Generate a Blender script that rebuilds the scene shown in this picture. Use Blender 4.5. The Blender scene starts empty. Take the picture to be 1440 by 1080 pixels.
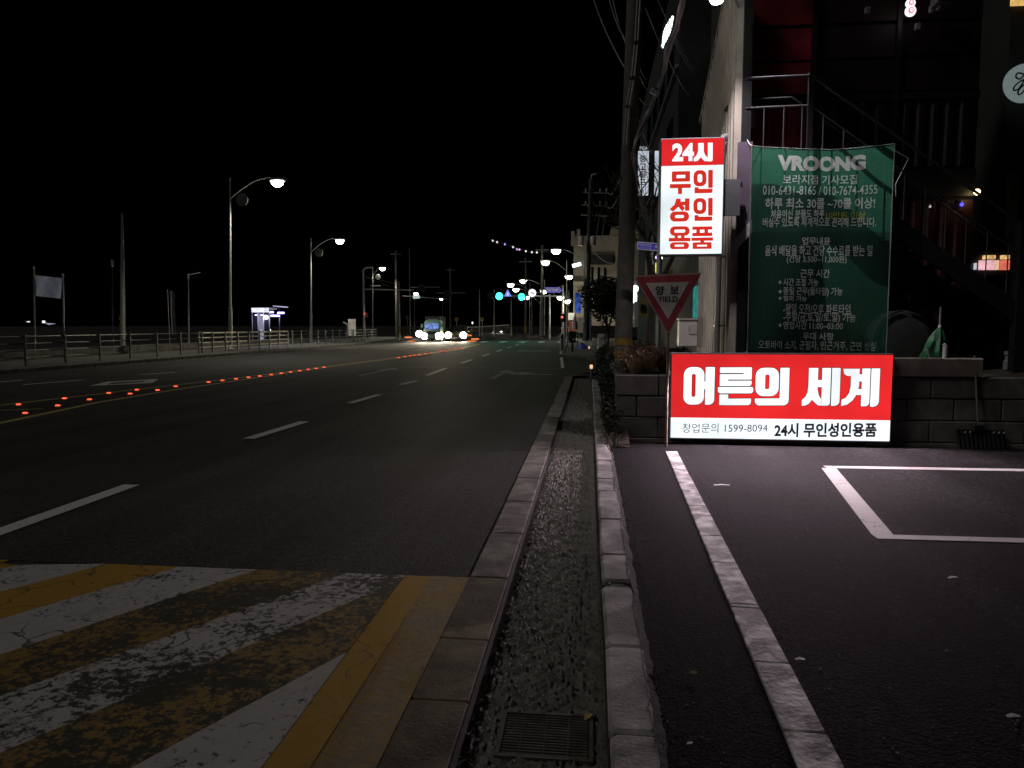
# Night street beside a lit shop sign.  World: +Y runs along the road, +X to the right of it, z = 0 road level.
import bpy, math, random
from mathutils import Vector, Matrix, noise as mnoise

rng = random.Random(7)
scene = bpy.context.scene
COL = scene.collection
rad = math.radians

# ------------------------------------------------------------------ camera
F_PX, CAM_H, HOR, YAW = 1000.0, 1.6, 458.0, rad(6.2)
PITCH = math.atan((540 - HOR) / F_PX)
cam_d = bpy.data.cameras.new('camera')
cam_d.sensor_width = 36.0
cam_d.lens = F_PX / 1440 * 36.0
cam_d.clip_start, cam_d.clip_end = 0.05, 6000
cam = bpy.data.objects.new('camera', cam_d)
COL.objects.link(cam)
cam.location = (0, 0, CAM_H)
cam.rotation_euler = (math.pi / 2 - PITCH, 0, YAW)
scene.camera = cam

# ------------------------------------------------------------------ world, sun, exposure
SUN_EL, SUN_AZ = rad(43), rad(246)          # weak light from across the road, as the row of street lamps gives
w = bpy.data.worlds.new('World')
scene.world = w
w.use_nodes = True
nt = w.node_tree
bg = nt.nodes['Background']
sky = nt.nodes.new('ShaderNodeTexSky')
sky.sky_type = 'NISHITA'
sky.sun_disc = False
sky.sun_elevation = rad(-7)
sky.sun_rotation = SUN_AZ
nt.links.new(sky.outputs[0], bg.inputs[0])
bg.inputs[1].default_value = 0.05
sun_d = bpy.data.lights.new('sun', 'SUN')
sun_d.energy = 0.37
sun_d.angle = rad(10)
sun_d.color = (1.0, 0.96, 0.88)
sun = bpy.data.objects.new('sun', sun_d)
COL.objects.link(sun)
sdir = Vector((math.sin(SUN_AZ) * math.cos(SUN_EL), math.cos(SUN_AZ) * math.cos(SUN_EL), math.sin(SUN_EL)))
sun.rotation_euler = sdir.to_track_quat('Z', 'Y').to_euler()
vs = scene.view_settings
vs.view_transform, vs.look, vs.exposure, vs.gamma, vs.use_curve_mapping = 'Standard', 'None', 0, 1, False
cy = scene.cycles
cy.use_denoising = True
cy.use_light_tree = True
cy.max_bounces, cy.diffuse_bounces, cy.glossy_bounces, cy.transmission_bounces = 6, 3, 3, 4
cy.sample_clamp_indirect = 3.0
cy.caustics_reflective = cy.caustics_refractive = False

# ------------------------------------------------------------------ survey helpers (photo survey -> metres in the world)
_fw0 = Vector((-math.sin(YAW), math.cos(YAW), 0)); _rt = Vector((math.cos(YAW), math.sin(YAW), 0)); _z = Vector((0, 0, 1))
_fw = _fw0 * math.cos(PITCH) - _z * math.sin(PITCH); _up = _z * math.cos(PITCH) + _fw0 * math.sin(PITCH)
C0 = Vector((0, 0, CAM_H))
def ray(x, y): return _fw + _rt * ((x - 720) / F_PX) + _up * ((540 - y) / F_PX)
def G(x, y, z=0.0):
    d = ray(x, y); return C0 + d * ((z - CAM_H) / d.z)
def AY(x, y, Y):
    d = ray(x, y); return C0 + d * (Y / d.y)
def AX(x, y, X):
    d = ray(x, y); return C0 + d * (X / d.x)

# ------------------------------------------------------------------ mesh collector
class MB:
    def __init__(s): s.v = []; s.f = []
    def add(s, vs, fs):
        o = len(s.v); s.v += [tuple(p) for p in vs]; s.f += [tuple(i + o for i in f) for f in fs]; return s
    def box(s, x0, x1, y0, y1, z0, z1):
        return s.add([(x0,y0,z0),(x1,y0,z0),(x1,y1,z0),(x0,y1,z0),(x0,y0,z1),(x1,y0,z1),(x1,y1,z1),(x0,y1,z1)],
                     [(3,2,1,0),(4,5,6,7),(0,1,5,4),(1,2,6,5),(2,3,7,6),(3,0,4,7)])
    def cbox(s, c, sx, sy, sz, rot=None, b=0.0):
        """box with chamfered vertical-free edges: b > 0 bevels all edges"""
        R = rot or Matrix.Identity(3); c = Vector(c); hx, hy, hz = sx/2, sy/2, sz/2
        if b <= 0:
            P = [Vector((x,y,z)) for z in (-hz,hz) for x,y in ((-hx,-hy),(hx,-hy),(hx,hy),(-hx,hy))]
            return s.add([c + R @ p for p in P], [(3,2,1,0),(4,5,6,7),(0,1,5,4),(1,2,6,5),(2,3,7,6),(3,0,4,7)])
        def ring(i, z):
            x, y = hx - i, hy - i
            return [Vector((-x+b,-y,z)),Vector((x-b,-y,z)),Vector((x,-y+b,z)),Vector((x,y-b,z)),Vector((x-b,y,z)),Vector((-x+b,y,z)),Vector((-x,y-b,z)),Vector((-x,-y+b,z))]
        P = ring(b*.9, -hz) + ring(0, -hz+b) + ring(0, hz-b) + ring(b*.9, hz)
        Fs = [tuple(range(7,-1,-1)), tuple(range(24,32))]
        for k in range(3):
            for i in range(8):
                j = (i+1) % 8; Fs.append((k*8+i, k*8+j, k*8+8+j, k*8+8+i))
        return s.add([c + R @ p for p in P], Fs)
    def tube(s, pts, r, n=8, cap=True):
        pts = [Vector(p) for p in pts]; m = len(pts)
        rs = r if isinstance(r, (list, tuple)) else [r] * m
        vs, fs = [], []; ref = None
        for i, p in enumerate(pts):
            t = (pts[min(i+1, m-1)] - pts[max(i-1, 0)]).normalized()
            if ref is None: ref = Vector((0,0,1)) if abs(t.z) < .9 else Vector((1,0,0))
            a = t.cross(ref).normalized(); b_ = t.cross(a).normalized(); ref = -b_ if False else ref
            for k in range(n):
                an = 2*math.pi*k/n; vs.append(p + (a*math.cos(an) + b_*math.sin(an)) * rs[i])
        for i in range(m-1):
            for k in range(n):
                k2 = (k+1) % n; fs.append((i*n+k, i*n+k2, (i+1)*n+k2, (i+1)*n+k))
        if cap: fs += [tuple(range(n-1,-1,-1)), tuple(range((m-1)*n, m*n))]
        return s.add(vs, fs)
    def lathe(s, c, prof, n=16, axis='z'):
        c = Vector(c); vs, fs = [], []
        for (r, h) in prof:
            for k in range(n):
                an = 2*math.pi*k/n; x, y = r*math.cos(an), r*math.sin(an)
                vs.append(c + (Vector((x,y,h)) if axis == 'z' else Vector((x,-h,y)) if axis == 'y' else Vector((h,x,y))))
        for i in range(len(prof)-1):
            for k in range(n):
                k2 = (k+1) % n; fs.append((i*n+k, i*n+k2, (i+1)*n+k2, (i+1)*n+k))
        fs += [tuple(range(n-1,-1,-1)), tuple(range((len(prof)-1)*n, len(prof)*n))]
        return s.add(vs, fs)
    def poly(s, pts): return s.add(pts, [tuple(range(len(pts)))])
    def prism(s, pts, off):
        """closed prism from a planar outline and an offset vector"""
        n = len(pts); off = Vector(off); P = [Vector(p) for p in pts]
        return s.add(P + [p + off for p in P], [tuple(range(n-1,-1,-1)), tuple(range(n, 2*n))] + [(i,(i+1)%n,n+(i+1)%n,n+i) for i in range(n)])
    def ringprism(s, outer, inner, off):
        n = len(outer); off = Vector(off); O = [Vector(p) for p in outer]; I = [Vector(p) for p in inner]
        V = O + I + [p+off for p in O] + [p+off for p in I]; Fs = []
        for i in range(n):
            j = (i+1) % n
            Fs += [(2*n+i,2*n+j,3*n+j,3*n+i),(i,j,2*n+j,2*n+i),(n+j,n+i,3*n+i,3*n+j)]
        return s.add(V, Fs)
    def sheet(s, pts, z): return s.poly([(p[0], p[1], z) for p in pts])

def root_loc(o):
    while o.parent: o = o.parent
    return o.location
def mesh_of(mb, name, mat, off, smooth=False):
    me = bpy.data.meshes.new(name)
    me.from_pydata([(x-off[0], y-off[1], z-off[2]) for x, y, z in mb.v], [], mb.f)
    me.update()
    if mat: me.materials.append(mat)
    if smooth:
        me.polygons.foreach_set('use_smooth', [True]*len(me.polygons))
        try: me.set_sharp_from_angle(angle=rad(40))
        except Exception: pass
    return me
def part(mb, name, mat, parent, smooth=False, stuff=False, label=None):
    o = bpy.data.objects.new(name, mesh_of(mb, name, mat, root_loc(parent), smooth))
    COL.objects.link(o); o.parent = parent
    if stuff: o['kind'] = 'stuff'
    if label: o['label'] = label
    return o
def piece(me, name, parent, loc, rot=(0,0,0), scale=(1,1,1)):
    """instance of a shared mesh as a part, loc in world metres"""
    o = bpy.data.objects.new(name, me); COL.objects.link(o); o.parent = parent
    o.location = Vector(loc) - root_loc(parent); o.rotation_euler = rot; o.scale = scale
    return o
def tag(o, label, cat, group=None):
    o['label'] = label; o['category'] = cat
    if group: o['group'] = group
    return o
def thing(name, loc, label, cat, group=None):
    o = bpy.data.objects.new(name, None); o.empty_display_size = .2; COL.objects.link(o); o.location = loc
    return tag(o, label, cat, group)
def single(mb, name, mat, label, cat, group=None, smooth=False, loc=None):
    if loc is None:
        xs, ys, zs = zip(*mb.v); loc = ((min(xs)+max(xs))/2, (min(ys)+max(ys))/2, min(zs))
    o = bpy.data.objects.new(name, mesh_of(mb, name, mat, loc, smooth)); COL.objects.link(o); o.location = loc
    return tag(o, label, cat, group)
def struct(mb, name, mat, smooth=False, kind='structure', label=None):
    o = bpy.data.objects.new(name, mesh_of(mb, name, mat, (0,0,0), smooth)); COL.objects.link(o); o['kind'] = kind
    if label: o['label'] = label
    return o
def light(kind, parent, loc, energy, color, target=None, size=.2, spot=None, blend=.6):
    d = bpy.data.lights.new('lamp_light', kind); d.energy = energy; d.color = color
    if kind == 'SPOT': d.spot_size = spot; d.spot_blend = blend; d.shadow_soft_size = size
    elif kind == 'AREA': d.size = size; d.shape = 'DISK'
    else: d.shadow_soft_size = size
    o = bpy.data.objects.new('lamp_light', d); COL.objects.link(o); o.parent = parent
    o.location = Vector(loc) - root_loc(parent)
    if target is not None: o.rotation_euler = (Vector(loc) - Vector(target)).to_track_quat('Z', 'Y').to_euler()
    return o

# ------------------------------------------------------------------ materials
def _n(t, typ, **k):
    n = t.nodes.new(typ)
    for a, b in k.items(): setattr(n, a, b)
    return n
def M(name, col, rough=.7, metal=0.0, var=.35, vs=3.0, bump=.0, bs=40.0, col2=None, spec=.4, stain=0.0, trans=0.0, thin=0.0):
    m = bpy.data.materials.new(name); m.use_nodes = True; t = m.node_tree; p = t.nodes['Principled BSDF']
    L = t.links.new
    geo = _n(t, 'ShaderNodeNewGeometry')
    no = _n(t, 'ShaderNodeTexNoise'); no.inputs['Scale'].default_value = vs; no.inputs['Detail'].default_value = 6; no.inputs['Roughness'].default_value = .65
    L(geo.outputs['Position'], no.inputs['Vector'])
    mx = _n(t, 'ShaderNodeMix', data_type='RGBA')
    c2 = col2 or tuple(c * (1 - var) for c in col); c1 = tuple(min(1, c * (1 + var*.6)) for c in col) if not col2 else col
    mx.inputs[6].default_value = (*c2, 1); mx.inputs[7].default_value = (*c1, 1)
    rmp = _n(t, 'ShaderNodeValToRGB'); rmp.color_ramp.elements[0].position = .32; rmp.color_ramp.elements[1].position = .68
    L(no.outputs['Fac'], rmp.inputs[0]); L(rmp.outputs[0], mx.inputs[0])
    out = mx.outputs[2]
    if stain:
        n2 = _n(t, 'ShaderNodeTexNoise'); n2.inputs['Scale'].default_value = vs*.35; n2.inputs['Detail'].default_value = 8; n2.inputs['Distortion'].default_value = .8
        L(geo.outputs['Position'], n2.inputs['Vector'])
        r2 = _n(t, 'ShaderNodeValToRGB'); r2.color_ramp.elements[0].position = .45; r2.color_ramp.elements[1].position = .62
        r2.color_ramp.elements[0].color = (1-stain,)*3 + (1,); L(n2.outputs['Fac'], r2.inputs[0])
        mm = _n(t, 'ShaderNodeMix', data_type='RGBA', blend_type='MULTIPLY'); mm.inputs[0].default_value = 1
        L(out, mm.inputs[6]); L(r2.outputs[0], mm.inputs[7]); out = mm.outputs[2]
    L(out, p.inputs['Base Color'])
    p.inputs['Roughness'].default_value = rough; p.inputs['Metallic'].default_value = metal
    p.inputs['Specular IOR Level'].default_value = spec
    if trans:
        tr = _n(t, 'ShaderNodeBsdfTranslucent'); L(out, tr.inputs[0]); ms = _n(t, 'ShaderNodeMixShader'); ms.inputs[0].default_value = trans
        L(p.outputs[0], ms.inputs[1]); L(tr.outputs[0], ms.inputs[2]); L(ms.outputs[0], t.nodes['Material Output'].inputs[0])
        if thin:      # open weave: part of the light passes straight through
            tp = _n(t, 'ShaderNodeBsdfTransparent'); m3 = _n(t, 'ShaderNodeMixShader'); m3.inputs[0].default_value = thin
            L(ms.outputs[0], m3.inputs[1]); L(tp.outputs[0], m3.inputs[2]); L(m3.outputs[0], t.nodes['Material Output'].inputs[0])
    if bump:
        nb = _n(t, 'ShaderNodeTexNoise'); nb.inputs['Scale'].default_value = bs; nb.inputs['Detail'].default_value = 5
        L(geo.outputs['Position'], nb.inputs['Vector'])
        bp = _n(t, 'ShaderNodeBump'); bp.inputs['Strength'].default_value = bump; bp.inputs['Distance'].default_value = .01
        L(nb.outputs['Fac'], bp.inputs['Height']); L(bp.outputs[0], p.inputs['Normal'])
    return m
def E(name, col, strength, uneven=.0, us=1.5, sample=True):
    m = bpy.data.materials.new(name); m.use_nodes = True; t = m.node_tree
    t.nodes.remove(t.nodes['Principled BSDF'])
    e = _n(t, 'ShaderNodeEmission'); e.inputs[0].default_value = (*col, 1); e.inputs[1].default_value = strength
    t.links.new(e.outputs[0], t.nodes['Material Output'].inputs[0])
    if uneven:
        g = _n(t, 'ShaderNodeNewGeometry'); no = _n(t, 'ShaderNodeTexNoise'); no.inputs['Scale'].default_value = us; no.inputs['Detail'].default_value = 2
        t.links.new(g.outputs['Position'], no.inputs['Vector'])
        mr = _n(t, 'ShaderNodeMapRange'); mr.inputs['From Min'].default_value = .3; mr.inputs['From Max'].default_value = .7
        mr.inputs['To Min'].default_value = strength*(1-uneven); mr.inputs['To Max'].default_value = strength*(1+uneven)
        t.links.new(no.outputs['Fac'], mr.inputs[0]); t.links.new(mr.outputs[0], e.inputs[1])
    if not sample: m.cycles.emission_sampling = 'NONE'
    return m
def asphalt(name, lo, hi, bump=.5, speck=.16, rough=.78, spec=.35):
    m = bpy.data.materials.new(name); m.use_nodes = True; t = m.node_tree; p = t.nodes['Principled BSDF']; L = t.links.new
    g = _n(t, 'ShaderNodeNewGeometry')
    big = _n(t, 'ShaderNodeTexNoise'); big.inputs['Scale'].default_value = .55; big.inputs['Detail'].default_value = 8; big.inputs['Roughness'].default_value = .6
    fine = _n(t, 'ShaderNodeTexNoise'); fine.inputs['Scale'].default_value = 70; fine.inputs['Detail'].default_value = 3
    vor = _n(t, 'ShaderNodeTexVoronoi'); vor.inputs['Scale'].default_value = 70
    for q in (big, fine, vor): L(g.outputs['Position'], q.inputs['Vector'])
    mx = _n(t, 'ShaderNodeMix', data_type='RGBA'); mx.inputs[6].default_value = (*lo, 1); mx.inputs[7].default_value = (*hi, 1)
    r = _n(t, 'ShaderNodeValToRGB'); r.color_ramp.elements[0].position = .3; r.color_ramp.elements[1].position = .7
    L(big.outputs['Fac'], r.inputs[0]); L(r.outputs[0], mx.inputs[0])
    rf = _n(t, 'ShaderNodeValToRGB'); rf.color_ramp.elements[0].position = .35; rf.color_ramp.elements[1].position = .7
    rf.color_ramp.elements[0].color = (.15,.15,.15,1); rf.color_ramp.elements[1].color = (2.0,2.0,2.0,1)
    L(fine.outputs['Fac'], rf.inputs[0])
    mu = _n(t, 'ShaderNodeMix', data_type='RGBA', blend_type='MULTIPLY'); mu.inputs[0].default_value = 1
    L(mx.outputs[2], mu.inputs[6]); L(rf.outputs[0], mu.inputs[7])
    mp = _n(t, 'ShaderNodeMapping'); mp.inputs['Scale'].default_value = (1.5, .07, 1); L(g.outputs['Position'], mp.inputs['Vector'])
    stn = _n(t, 'ShaderNodeTexNoise'); stn.inputs['Scale'].default_value = 1.0; stn.inputs['Detail'].default_value = 5; L(mp.outputs[0], stn.inputs['Vector'])
    rs_ = _n(t, 'ShaderNodeValToRGB'); rs_.color_ramp.elements[0].position = .36; rs_.color_ramp.elements[1].position = .66; rs_.color_ramp.elements[0].color = (.55,.55,.55,1); rs_.color_ramp.elements[1].color = (1.2,1.2,1.2,1)
    L(stn.outputs['Fac'], rs_.inputs[0])
    mv = _n(t, 'ShaderNodeMix', data_type='RGBA', blend_type='MULTIPLY'); mv.inputs[0].default_value = 1; L(mu.outputs[2], mv.inputs[6]); L(rs_.outputs[0], mv.inputs[7])
    mid = _n(t, 'ShaderNodeTexNoise'); mid.inputs['Scale'].default_value = 16; mid.inputs['Detail'].default_value = 9; mid.inputs['Roughness'].default_value = .82; L(g.outputs['Position'], mid.inputs['Vector'])
    rm_ = _n(t, 'ShaderNodeValToRGB'); rm_.color_ramp.elements[0].position = .38; rm_.color_ramp.elements[1].position = .62; rm_.color_ramp.elements[0].color = (.35,.35,.35,1); rm_.color_ramp.elements[1].color = (1.75,1.75,1.75,1); L(mid.outputs['Fac'], rm_.inputs[0])
    mw = _n(t, 'ShaderNodeMix', data_type='RGBA', blend_type='MULTIPLY'); mw.inputs[0].default_value = 1; L(mv.outputs[2], mw.inputs[6]); L(rm_.outputs[0], mw.inputs[7]); mu = mw
    # pale aggregate stones: random voronoi cells
    sep = _n(t, 'ShaderNodeSeparateColor'); L(vor.outputs['Color'], sep.inputs[0])
    gt = _n(t, 'ShaderNodeMath', operation='GREATER_THAN'); gt.inputs[1].default_value = .955; L(sep.outputs[0], gt.inputs[0])
    lt = _n(t, 'ShaderNodeMath', operation='LESS_THAN'); lt.inputs[1].default_value = .32; L(vor.outputs['Distance'], lt.inputs[0])
    an = _n(t, 'ShaderNodeMath', operation='MULTIPLY'); L(gt.outputs[0], an.inputs[0]); L(lt.outputs[0], an.inputs[1])
    m2 = _n(t, 'ShaderNodeMix', data_type='RGBA'); m2.inputs[7].default_value = (speck, speck*.97, speck*.92, 1)
    L(an.outputs[0], m2.inputs[0]); L(mu.outputs[2], m2.inputs[6]); L(m2.outputs[2], p.inputs['Base Color'])
    p.inputs['Roughness'].default_value = rough; p.inputs['Specular IOR Level'].default_value = spec
    bp = _n(t, 'ShaderNodeBump'); bp.inputs['Strength'].default_value = bump; bp.inputs['Distance'].default_value = .012
    L(fine.outputs['Fac'], bp.inputs['Height']); L(bp.outputs[0], p.inputs['Normal'])
    return m
def paint(name, col, wear=.45, base=(.028,.027,.025), crack=.5, ws=7.0, dirt=.25):
    """road paint: worn to the asphalt in grains, with cracks"""
    m = bpy.data.materials.new(name); m.use_nodes = True; t = m.node_tree; p = t.nodes['Principled BSDF']; L = t.links.new
    g = _n(t, 'ShaderNodeNewGeometry')
    n1 = _n(t, 'ShaderNodeTexNoise'); n1.inputs['Scale'].default_value = ws*.28; n1.inputs['Detail'].default_value = 3
    n2 = _n(t, 'ShaderNodeTexNoise'); n2.inputs['Scale'].default_value = 26; n2.inputs['Detail'].default_value = 8; n2.inputs['Roughness'].default_value = .72
    L(g.outputs['Position'], n1.inputs['Vector']); L(g.outputs['Position'], n2.inputs['Vector'])
    ad = _n(t, 'ShaderNodeMath', operation='MULTIPLY_ADD'); ad.inputs[1].default_value = .95; hf = _n(t, 'ShaderNodeMath', operation='MULTIPLY'); hf.inputs[1].default_value = .55; L(n1.outputs['Fac'], hf.inputs[0]); L(n2.outputs['Fac'], ad.inputs[0]); L(hf.outputs[0], ad.inputs[2])
    mr = _n(t, 'ShaderNodeMapRange'); mr.inputs['From Min'].default_value = wear+.20; mr.inputs['From Max'].default_value = wear+.27
    L(ad.outputs[0], mr.inputs[0])
    # cracks
    wv = _n(t, 'ShaderNodeTexNoise'); wv.inputs['Scale'].default_value = 5; wv.inputs['Detail'].default_value = 4; L(g.outputs['Position'], wv.inputs['Vector'])
    mxv = _n(t, 'ShaderNodeMix', data_type='RGBA', blend_type='ADD'); mxv.inputs[0].default_value = .35
    L(g.outputs['Position'], mxv.inputs[6]); L(wv.outputs['Color'], mxv.inputs[7])
    vo = _n(t, 'ShaderNodeTexVoronoi', feature='DISTANCE_TO_EDGE'); vo.inputs['Scale'].default_value = 3.2; L(mxv.outputs[2], vo.inputs['Vector'])
    cr = _n(t, 'ShaderNodeMapRange'); cr.inputs['From Min'].default_value = .012; cr.inputs['From Max'].default_value = .03
    L(vo.outputs['Distance'], cr.inputs[0])
    cm = _n(t, 'ShaderNodeMapRange'); cm.inputs['From Min'].default_value = .5; cm.inputs['From Max'].default_value = .6; cm.inputs['To Min'].default_value = 1; cm.inputs['To Max'].default_value = 1-crack
    L(n1.outputs['Fac'], cm.inputs[0])
    mxm = _n(t, 'ShaderNodeMath', operation='MAXIMUM'); L(cr.outputs[0], mxm.inputs[0]); L(cm.outputs[0], mxm.inputs[1])
    fac = _n(t, 'ShaderNodeMath', operation='MULTIPLY'); L(mr.outputs[0], fac.inputs[0]); L(mxm.outputs[0], fac.inputs[1])
    dn = _n(t, 'ShaderNodeTexNoise'); dn.inputs['Scale'].default_value = 14; dn.inputs['Detail'].default_value = 6; L(g.outputs['Position'], dn.inputs['Vector'])
    dm = _n(t, 'ShaderNodeMix', data_type='RGBA'); dm.inputs[6].default_value = (*[c*(1-dirt) for c in col], 1); dm.inputs[7].default_value = (*col, 1); L(dn.outputs['Fac'], dm.inputs[0])
    mx = _n(t, 'ShaderNodeMix', data_type='RGBA'); mx.inputs[6].default_value = (*base, 1); L(dm.outputs[2], mx.inputs[7]); L(fac.outputs[0], mx.inputs[0])
    L(mx.outputs[2], p.inputs['Base Color']); p.inputs['Roughness'].default_value = .7; p.inputs['Specular IOR Level'].default_value = .3
    bp = _n(t, 'ShaderNodeBump'); bp.inputs['Strength'].default_value = .35; bp.inputs['Distance'].default_value = .008
    sm = _n(t, 'ShaderNodeMath', operation='ADD'); L(n2.outputs['Fac'], sm.inputs[0]); L(fac.outputs[0], sm.inputs[1])
    L(sm.outputs[0], bp.inputs['Height']); L(bp.outputs[0], p.inputs['Normal'])
    return m

m_road = asphalt('road_asphalt', (.018,.018,.0175), (.034,.033,.032), .6, .12, .85, .2)
m_lot = asphalt('lot_asphalt', (.0085,.008,.0083), (.016,.0152,.0155), .45, .06, .9, .035)
m_soil = M('dark_soil', (.020,.018,.015), .95, var=.5, vs=2, bump=.6, bs=20)
m_verge = M('verge_soil', (.035,.028,.02), .95, var=.5, vs=6, bump=.8, bs=40)
m_conc = M('kerb_concrete', (.19,.175,.155), .85, var=.35, vs=9, bump=.45, bs=70, stain=.5)
m_conc2 = M('kerb_concrete_pale', (.38,.355,.35), .85, var=.4, vs=7, bump=.45, bs=60, stain=.55)
m_apron = M('gutter_concrete', (.19,.16,.105), .85, var=.45, vs=5, bump=.4, bs=60, stain=.55)
m_chan = M('rough_channel_concrete', (.145,.14,.122), .9, var=.5, vs=14, bump=.5, bs=120)
m_dirt = M('packed_dirt', (.03,.028,.022), .95, var=.5, vs=12, bump=.6, bs=60)
m_paint_w = paint('white_road_paint', (.42,.40,.40), .34, crack=.3)
m_paint_dim = paint('dull_arrow_paint', (.20,.21,.20), .34, crack=.3)
m_paint_line = paint('white_lane_paint', (.55,.55,.52), .26, crack=.2)
m_hump_w = paint('white_hump_paint', (.37,.37,.36), .41, crack=.9, base=(.03,.03,.026))
m_hump_w2 = paint('worn_white_hump_paint', (.38,.38,.37), .50, crack=.9, base=(.03,.03,.026))
m_hump_y = paint('yellow_hump_paint', (.34,.195,.028), .36, crack=.7, base=(.035,.033,.02))
m_hump_y2 = paint('worn_yellow_hump_paint', (.22,.135,.025), .55, crack=.7, base=(.03,.03,.02))
m_fade = paint('faded_yellow_paint', (.26,.17,.055), .47, base=(.17,.14,.09), crack=.6)
m_yellow = paint('yellow_line_paint', (.42,.34,.14), .28, crack=.2)
m_edging = M('painted_edging_stone', (.74,.69,.72), .75, var=.35, vs=14, bump=.6, bs=40, stain=.72)
m_block = M('concrete_block', (.17,.16,.15), .9, var=.3, vs=5, bump=.6, bs=90, stain=.35)
m_cap = M('cast_concrete', (.26,.225,.195), .9, var=.3, vs=4, bump=.5, bs=60, stain=.45)
m_mortar = M('mortar', (.05,.048,.045), .95, var=.3, vs=8)
m_black = M('black_steel', (.012,.012,.014), .45, metal=.0, var=.3, vs=5, spec=.5)
m_steel = M('galvanised_steel', (.42,.42,.40), .45, metal=.6, var=.25, vs=6)
m_rail = M('handrail_steel', (.06,.058,.065), .5, metal=.4, var=.2, vs=6)
m_pole = M('concrete_pole', (.10,.094,.085), .85, var=.35, vs=5, bump=.3, bs=60)
m_rubber = M('black_rubber', (.015,.015,.016), .6, var=.3, vs=10)
m_beige = M('beige_cladding', (.58,.52,.455), .6, var=.15, vs=3, stain=.3)
m_red = M('dark_red_container', (.07,.006,.011), .55, var=.35, vs=3, stain=.4)
m_dred = M('container_red_shaded', (.017,.003,.004), .6, var=.35, vs=3, stain=.4)  # darker copy of the red, the lamp's fall-off put into the colour
m_dark = M('charcoal_wall', (.018,.018,.02), .8, var=.4, vs=3)
m_redlit = M('container_red_lit_tone', (.40,.03,.05), .5, var=.3, vs=3, stain=.5)  # lamplight on the first bay put into a brighter red
m_grey = M('grey_metal', (.22,.22,.24), .5, metal=.3, var=.2, vs=5)
m_white = M('white_plastic', (.62,.6,.6), .5, var=.15, vs=5)
m_glass = M('dark_glass', (.01,.012,.014), .08, var=.2, vs=2, spec=.6)
m_wood = M('weathered_wood', (.11,.085,.06), .8, var=.4, vs=12)
m_cable = M('cable_grey', (.30,.29,.30), .5, var=.3, vs=10)
m_bark = M('bark', (.07,.055,.04), .95, var=.4, vs=14, bump=.5, bs=40)
m_leaf = M('ivy_leaf', (.022,.026,.016), .6, var=.5, vs=9)
m_leafd = M('evergreen_leaf', (.03,.04,.025), .6, var=.5, vs=6)
m_dry = M('dry_grass', (.50,.36,.26), .85, var=.5, vs=9)
m_shrub = M('reddish_shrub_leaf', (.28,.17,.14), .7, var=.5, vs=12)

# ================================================================== THE SETTING
# ground sheet to the horizon
struct(MB().sheet([(-1500,-300),(1500,-300),(1500,2500),(-1500,2500)], -.18), 'ground', m_soil)
# carriageway: rectangle to Y = 62, then the road bends away to the left behind the junction
struct(MB().sheet([(-19.2,-12),(-.76,-12),(-.76,22.6),(-.2,24),(-.2,70),(-3,92),(-10,150),(-20,240),(-44,240),(-34,150),(-25,92),(-21.5,76),(-19.6,62)], 0), 'road', m_road)
# side road and far crossing to the right of the junction
struct(MB().sheet([(-.2,24.2),(2,24.2),(2,33),(-.2,33)], -.003), 'side_road', m_road)
# far side pavement beyond the carriageway, with its kerb
pv = struct(MB().box(-24.5,-19.5,-12,52,-.17,.12), 'pavement', M('paving_concrete', (.09,.087,.08), .85, var=.35, vs=2.5, bump=.3, bs=30))
mb = MB().cbox((0,0,0), .18, 1.96, .2, b=.015); kme = mesh_of(mb, 'kerb_stone', m_conc, (0,0,0))
for i in range(36):
    piece(kme, 'kerb_stone', pv, (-19.39, -11 + i*2.0, .04))
pv2 = struct(MB().prism([(-28,52,-.17),(-19.7,52,-.17),(-19.9,62,-.17),(-21.6,76,-.17),(-25,92,-.17),(-29,100,-.17)], (0,0,.27)), 'pavement', bpy.data.materials['paving_concrete'])
# near side pavement island past the junction mouth
pv3 = struct(MB().prism([(-1.3,36,-.17),(.6,34.5,-.17),(3,34.5,-.17),(3,90,-.17),(-2.6,90,-.17),(-1.9,70,-.17)], (0,0,.30)), 'pavement', bpy.data.materials['paving_concrete'])
for i in range(17):
    t = i/17; piece(kme, 'kerb_stone', pv3, (-1.42 - .8*t, 37 + i*2.0, .045), (0,0,.025))
# concrete apron strip beside the hump, and the kerb blocks along the channel
mb = MB()
for (x0,x1,y0,y1) in ((-.955,-.50,1.2,2.0),(-.955,-.50,2.01,2.78),(-.955,-.50,2.79,3.52),(-.955,-.50,3.53,4.35)): mb.box(x0,x1,y0,y1,-.17,.006)
ap = struct(MB().box(-.98,-.492,.6,4.352,-.17,-.004), 'gutter_apron', m_dirt)
for (y0,y1) in ((.62,1.99),(2.0,2.86),(2.872,3.46),(3.47,4.35)):
    part(MB().cbox((-.735,(y0+y1)/2,-.060), .472, y1-y0, .136, b=.005), 'concrete_slab', m_apron, ap)
kb = struct(MB().box(-.755,-.495,4.36,22.5,-.17,-.004), 'kerb', m_dirt)
y = 4.37; i = 0
while y < 22.3:
    L_ = 1.0 if y > 5 else .98
    o = part(MB().cbox((-.622 + rng.uniform(-.006,.006), y + L_/2, -.063 + rng.uniform(-.004,.004)), .25, L_-.012, .14, b=.012), 'kerb_stone', m_conc, kb)
    y += L_
# curved end of the kerb at the side road
for k in range(6):
    a0 = math.pi - k*math.pi/12; c = Vector((-.0,22.4,0)); r0 = .62
    part(MB().cbox((c.x + r0*math.cos(a0-.13)+.02, c.y + r0*math.sin(a0-.13), -.05), .2, .17, .14, rot=Matrix.Rotation(a0-.13,3,'Z'), b=.01), 'kerb_stone', m_conc, kb)
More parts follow.
